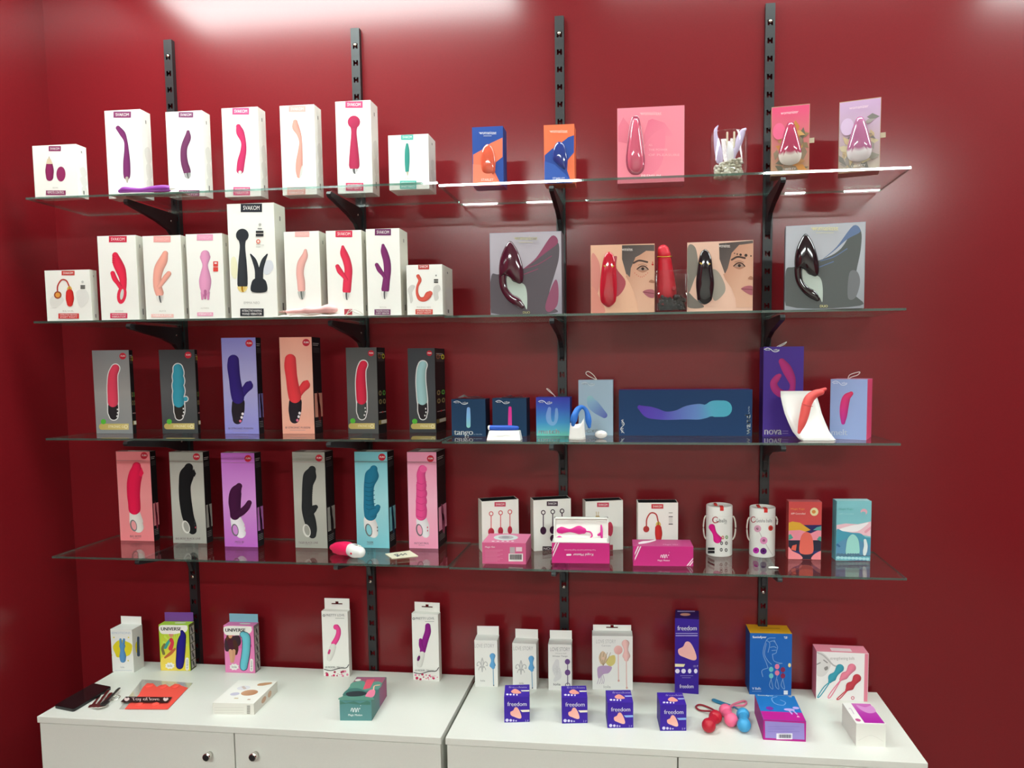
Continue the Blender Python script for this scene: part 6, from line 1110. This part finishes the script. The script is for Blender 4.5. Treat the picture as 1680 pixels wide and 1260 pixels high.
for j in range(nc): fs += [(j, j + 1, M_ + j + 1, M_ + j), ((nr - 1) * k + j + 1, (nr - 1) * k + j, M_ + (nr - 1) * k + j, M_ + (nr - 1) * k + j + 1)]
mb.add(vs, fs, lin('#f0eeea')); mb.build('sheet', M['shiny'], e, True)
mb = MB(); mb.box((xw(1066) - xc, .0, 0), (xw(1240) - xc, .05, .0022), lin('#f0eeea')); mb.build('base_plate', M['shiny'], e, bevel=.0008)
mb = MB(); mb.box((xw(1070) - xc, -.004, zw(430)), (xw(1092) - xc, .022, zw(370)), lin('#e6e3de')); mb.build('holder', M['shiny'], e, bevel=.0012)
e = empty('massager', (xc, yc, zc)); tag(e, 'coral curved massager leaning in the curved white stand', 'massager')
cw = lambda x, y, d: (xw(x) - xc, d, zw(y))
mb = MB(); mb.tube([cw(1150, 278, -.020), cw(1120, 288, -.018), cw(1092, 312, -.016), cw(1075, 350, -.016), cw(1064, 400, -.017), cw(1050, 450, -.019), cw(1034, 498, -.021)], [.0085, .0105, .0125, .0125, .0118, .0095, .004], '#ee5c58', 18); mb.build('body', M['soft'], e, True)
mb = MB(); mb.tube([cw(1172, 262, -.021), cw(1152, 272, -.0205)], [.0042, .0068], '#e04c4c', 14); mb.build('head', M['soft'], e, True)
mb = MB(); mb.tube([cw(1046, 340, -.0245), cw(1075, 352, -.0288), cw(1104, 356, -.0245)], [.0008] * 3, '#c94844', 6); mb.build('seam', M['soft'], e, True)

# pink massager with a white round handle lying on the lowest shelf
zc = z4; V9 = lambda x, y: (520 + x / 9.333, 870 + y / 9.333)
yc = -.205; xw = lambda x: float(solve_x(np.array([0, yc, zc]), (1, 0, 0), 520 + x / 9.333)); xc = xw(420)
e = empty('massager', (xc, yc, zc)); tag(e, 'hot pink massager with a round white handle lying on the lowest shelf', 'massager')
mb = MB(); mb.tube([(xw(175) - xc, .03, .017), (xw(250) - xc, .022, .0185), (xw(350) - xc, .012, .0205), (xw(450) - xc, .002, .0215), (xw(520) - xc, -.006, .0215)], [.009, .0155, .0185, .0205, .019], '#f0185a', 22); mb.build('shaft', M['soft'], e, True)
mb = MB(); mb.tube([(xw(225) - xc, .02, .009), (xw(330) - xc, .008, .0085), (xw(400) - xc, .0, .0095)], [.007, .008, .007], '#ea1655', 14); mb.build('arm', M['soft'], e, True)
mb = MB(); mb.tube([(xw(545) - xc, -.010, .0215), (xw(620) - xc, -.018, .0208), (xw(715) - xc, -.026, .0195)], [.0185, .0205, .0165], '#ecebe8', 26, sq=(.92, 1)); mb.build('handle', M['shiny'], e, True)
bt = MB(); bt.ball((xw(605) - xc, -.0365, .018), .0034, lin('#d83a4c'), 12, (1, .5, 1)); bt.build('button', M['shiny'], e, True)
bt = MB(); bt.tube([(xw(650) - xc - .008, -.022, .0385), (xw(690) - xc, -.024, .0385), (xw(735) - xc, -.026, .036)], [.0022] * 3, '#8f9a96', 10); bt.build('metal_strip', M['chrome'], e, True)
e = empty('note_card', (0, 0, zc + .0004)); tag(e, 'small cream card with a dark scribble lying on the lowest shelf', 'card')
cp = [V9(1045, 370), V9(1150, 438), V9(1548, 402), V9(1420, 322)]; pts = [on_z(*p, zc) for p in cp]; c0 = sum(pts) / 4; e.location = (c0[0], c0[1], zc + .0004)
mb = MB(); vv = [(p[0] - c0[0], p[1] - c0[1], 0) for p in pts]; mb.add(vv + [(a_, b_, .0022) for a_, b_, _ in vv], [(3, 2, 1, 0), (4, 5, 6, 7), (0, 1, 5, 4), (1, 2, 6, 5), (2, 3, 7, 6), (3, 0, 4, 7)], lin('#e2dbc2')); mb.build('card', M['card'], e)
ar = Art(lambda x, y, l: (lambda p: (p[0] - c0[0], p[1] - c0[1], .0022 + l))(on_z(x, y, zc + .0026))); ar.crop((520, 870, 9.333)); ar.mb = MB(); ar.line([(1180, 376), (1240, 368), (1225, 400), (1260, 385), (1290, 362)], 5, '#20243c'); ar.line([(1290, 365), (1320, 380), (1345, 358), (1375, 372)], 5, '#20243c'); ar.line([(1200, 388), (1260, 395)], 4, '#20243c'); ar.mb.build('scribble', M['card'], e)
p = on_z(1269, 933, z4r); e = empty('fob', (p[0], p[1], z4r + .0003)); tag(e, 'tiny white plastic fob before the second paper tube on the lowest shelf', 'fob')
mb = MB(); mb.tube([(-.011, 0, .003), (0, 0, .0034), (.011, 0, .0028)], [.0028, .0033, .0024], '#e8e6e0', 12, sq=(1.4, .8)); mb.build('shell', M['shiny'], e, True); mb = MB(); mb.tube([(.0, .004, .0012), (.012, -.002, .0012)], [.001, .001], '#1a181a', 8); mb.build('cord', M['soft'], e, True)

# ================================================================ loose things on the cabinets
zt = ZT
def flat(name, label, cat, corners, th, mat, col, pname, rr=.004, group=None):
    pts = [on_z(*c, zt) for c in corners]; c0 = sum(pts) / 4; e = empty(name, (c0[0], c0[1], zt + .0004)); tag(e, label, cat, group)
    out = []; n = 4
    for i in range(4):
        p0, p1, p2 = pts[i - 1][:2], pts[i][:2], pts[(i + 1) % 4][:2]; a_ = p1 + (p0 - p1) / np.linalg.norm(p0 - p1) * rr; b_ = p1 + (p2 - p1) / np.linalg.norm(p2 - p1) * rr
        for t_ in (0, .25, .5, .75, 1): out.append((1 - t_) ** 2 * a_ + 2 * t_ * (1 - t_) * p1 + t_ * t_ * b_)
    out = [(q_[0] - c0[0], q_[1] - c0[1]) for q_ in out]; N_ = len(out)
    mb = MB(); mb.add([(x, y, 0) for x, y in out] + [(x, y, th) for x, y in out], [tuple(range(N_ - 1, -1, -1)), tuple(range(N_, 2 * N_))] + [(i, (i + 1) % N_, N_ + (i + 1) % N_, N_ + i) for i in range(N_)], lin(col)); mb.build(pname, M[mat], e); return e, c0, out
e, c0, out = flat('smartphone', 'black smartphone lying face up on the cabinet beside the key bunch', 'phone', [(89, 1162), (121, 1168.5), (183.5, 1131), (153.6, 1125)], .008, 'shiny', '#101114', 'body', .008)
mb = MB(); sc_ = .955; mb.add([(x * sc_, y * sc_, .0083) for x, y in out], [tuple(range(len(out)))], lin('#0b0c10')); mb.build('screen', M['gloss'], e)
e, c0, out = flat('plastic_bag', 'clear plastic bag with flat coral cut-outs and a black label, lying on the cabinet', 'bag', [(195, 1164), (275.5, 1164.5), (317, 1121), (233, 1115)], .0006, 'film', '#ffffff', 'film', .003)
Y6 = lambda x, y: (80 + x / 6.72, 1100 + y / 6.72)
bagart = lambda h: (lambda x, y, l: (lambda p: (p[0] - c0[0], p[1] - c0[1], h + l))(on_z(x, y, zt + .001 + h)))
ar = Art(bagart(.0012)); ar.crop((80, 1100, 6.72)); ar.mb = MB(); ar.poly([(835, 425), (880, 372), (990, 270), (1040, 180), (1085, 138), (1150, 140), (1190, 180), (1230, 160), (1290, 150), (1330, 180), (1390, 145), (1440, 150), (1460, 165), (1535, 190), (1310, 428)], '#f2554a'); ar.mb.build('coral_sheet', M['card'], e)
for x, y, r_ in ((1110, 175, 40), (1265, 190, 38), (1395, 185, 40), (1000, 385, 34), (1180, 380, 34)):
    mb = MB(); p = on_z(*Y6(x, y), zt); mb.ball((p[0] - c0[0], p[1] - c0[1], .002), .011, lin('#f4584c'), 18, (1, 1, .38)); mb.build('coral_cup', M['card'], e, True)
ar = Art(bagart(.0052)); ar.crop((80, 1100, 6.72)); ar.mb = MB(); ar.poly([(790, 345), (850, 286), (1362, 292), (1310, 354)], '#2e1418'); ar.mb.build('label_strip', M['card'], e)
ar2 = Art(bagart(.0056)); ar2.crop((80, 1100, 6.72)); ar2.mb = MB(); ar2.text('Toy of love', 915, 296, 1215, 340, '#e2c9c6', -.4, bold=4)
for x in (855, 1285): ar2.poly([(x, 338), (x - 24, 318), (x - 12, 298), (x + 6, 306), (x + 22, 298), (x + 34, 316)], '#e2c9c6', True)
ar2.mb.build('lettering', M['card'], e)
# key bunch
kp = on_z(*Y6(600, 380), zt); e = empty('key_bunch', (kp[0], kp[1], zt + .0003)); tag(e, 'steel key bunch lying between the phone and the plastic bag', 'keys')
for i, (x0_, y0_, x1_, y1_, wd, zz) in enumerate([(470, 420, 590, 250, .010, .002), (520, 430, 660, 240, .011, .005), (570, 440, 690, 280, .012, .008), (600, 420, 780, 235, .010, .011)]):
    a_ = on_z(*Y6(x0_, y0_), zt) - kp; b_ = on_z(*Y6(x1_, y1_), zt) - kp; d_ = (b_ - a_); L_ = np.linalg.norm(d_); d_ /= L_; n_ = np.array([-d_[1], d_[0], 0]); mb = MB()
    prof = [(0, .5), (.004, 1), (.018, 1), (.022, .45)] + [(.022 + (L_ - .022) * k / 6, .45 if k % 2 else .34) for k in range(1, 7)] + [(L_ + .002, .12)]
    up_ = [a_ + d_ * t_ + n_ * wd * w_ for t_, w_ in prof]; lo_ = [a_ + d_ * t_ - n_ * wd * min(w_, 1 if t_ < .02 else .4) for t_, w_ in prof][::-1]; loop = up_ + lo_; N_ = len(loop)
    mb.add([(p[0], p[1], zz - .001) for p in loop] + [(p[0], p[1], zz + .0014) for p in loop], [tuple(range(N_ - 1, -1, -1)), tuple(range(N_, 2 * N_))] + [(i_, (i_ + 1) % N_, N_ + (i_ + 1) % N_, N_ + i_) for i_ in range(N_)], (1, 1, 1)); o = mb.build('key', M['chrome'] if i != 3 else M['black'], e)
p = on_z(*Y6(740, 320), zt) - kp; mb = MB(); mb.tube([(p[0] + .011 * math.cos(t_), p[1] + .011 * math.sin(t_), .005 + .002 * math.sin(t_)) for t_ in np.linspace(0, 5.8, 12)], [.0011] * 12, '#c8c6c0', 8, 3, closed=True); mb.build('ring', M['chrome'], e, True)

# three pairs of weighted balls
def balls(label, c1, c2, tail, r1, r2, col, tcol):
    b1 = on_z(c1[0], c1[1], zt + r1); b2 = on_z(c2[0], c2[1], zt + r2); base = (b1 + b2) / 2; e = empty('ball_pair', (base[0], base[1], zt + .0002)); tag(e, label, 'balls', 'weighted ball pairs on the cabinet'); o = np.array([base[0], base[1], zt])
    for bb, rr in ((b1, r1), (b2, r2)):
        mb = MB(); mb.ball(tuple(bb - o), rr, lin(col), 26); mb.build('ball', M['soft'], e, True)
    mb = MB(); mb.tube([tuple(b1 - o), tuple(b2 - o)], [r1 * .72, r2 * .72], col, 16, 4); mb.build('neck', M['soft'], e, True)
    pts = [on_z(x, y, zt + z_) - o for x, y, z_ in tail]; mb = MB(); mb.tube([tuple(p) for p in pts], [.0026] * len(pts), tcol, 12); mb.build('retrieval_loop', M['soft'], e, True)
tt = lambda x, y, z_=.004: (1060 + x / 3.5, 970 + y / 3.5, z_)
balls('red ball pair with a thin loop, lying on the cabinet', tt(360, 770)[:2], tt(398, 722)[:2], [tt(405, 700, .02), tt(370, 690, .01), tt(310, 684), tt(286, 664), tt(310, 652), tt(360, 668), tt(410, 695, .016)], .0186, .018, '#b8182e', '#8e1426')
balls('pink ball pair with a flat tail, lying on the cabinet', tt(455, 685)[:2], tt(488, 738)[:2], [tt(470, 670, .028), tt(510, 658, .012), tt(560, 655), tt(576, 640), tt(560, 630), tt(510, 645, .010), tt(480, 662, .026)], .0178, .0185, '#f0688e', '#f07a9a')
balls('sky blue ball pair with a straight tail, lying on the cabinet', tt(556, 708)[:2], tt(562, 768)[:2], [tt(530, 680, .03), tt(495, 660, .012), tt(440, 640), tt(392, 622), tt(385, 628), tt(440, 650), tt(500, 668, .014)], .0178, .0184, '#3f9cd0', '#2f80a8')
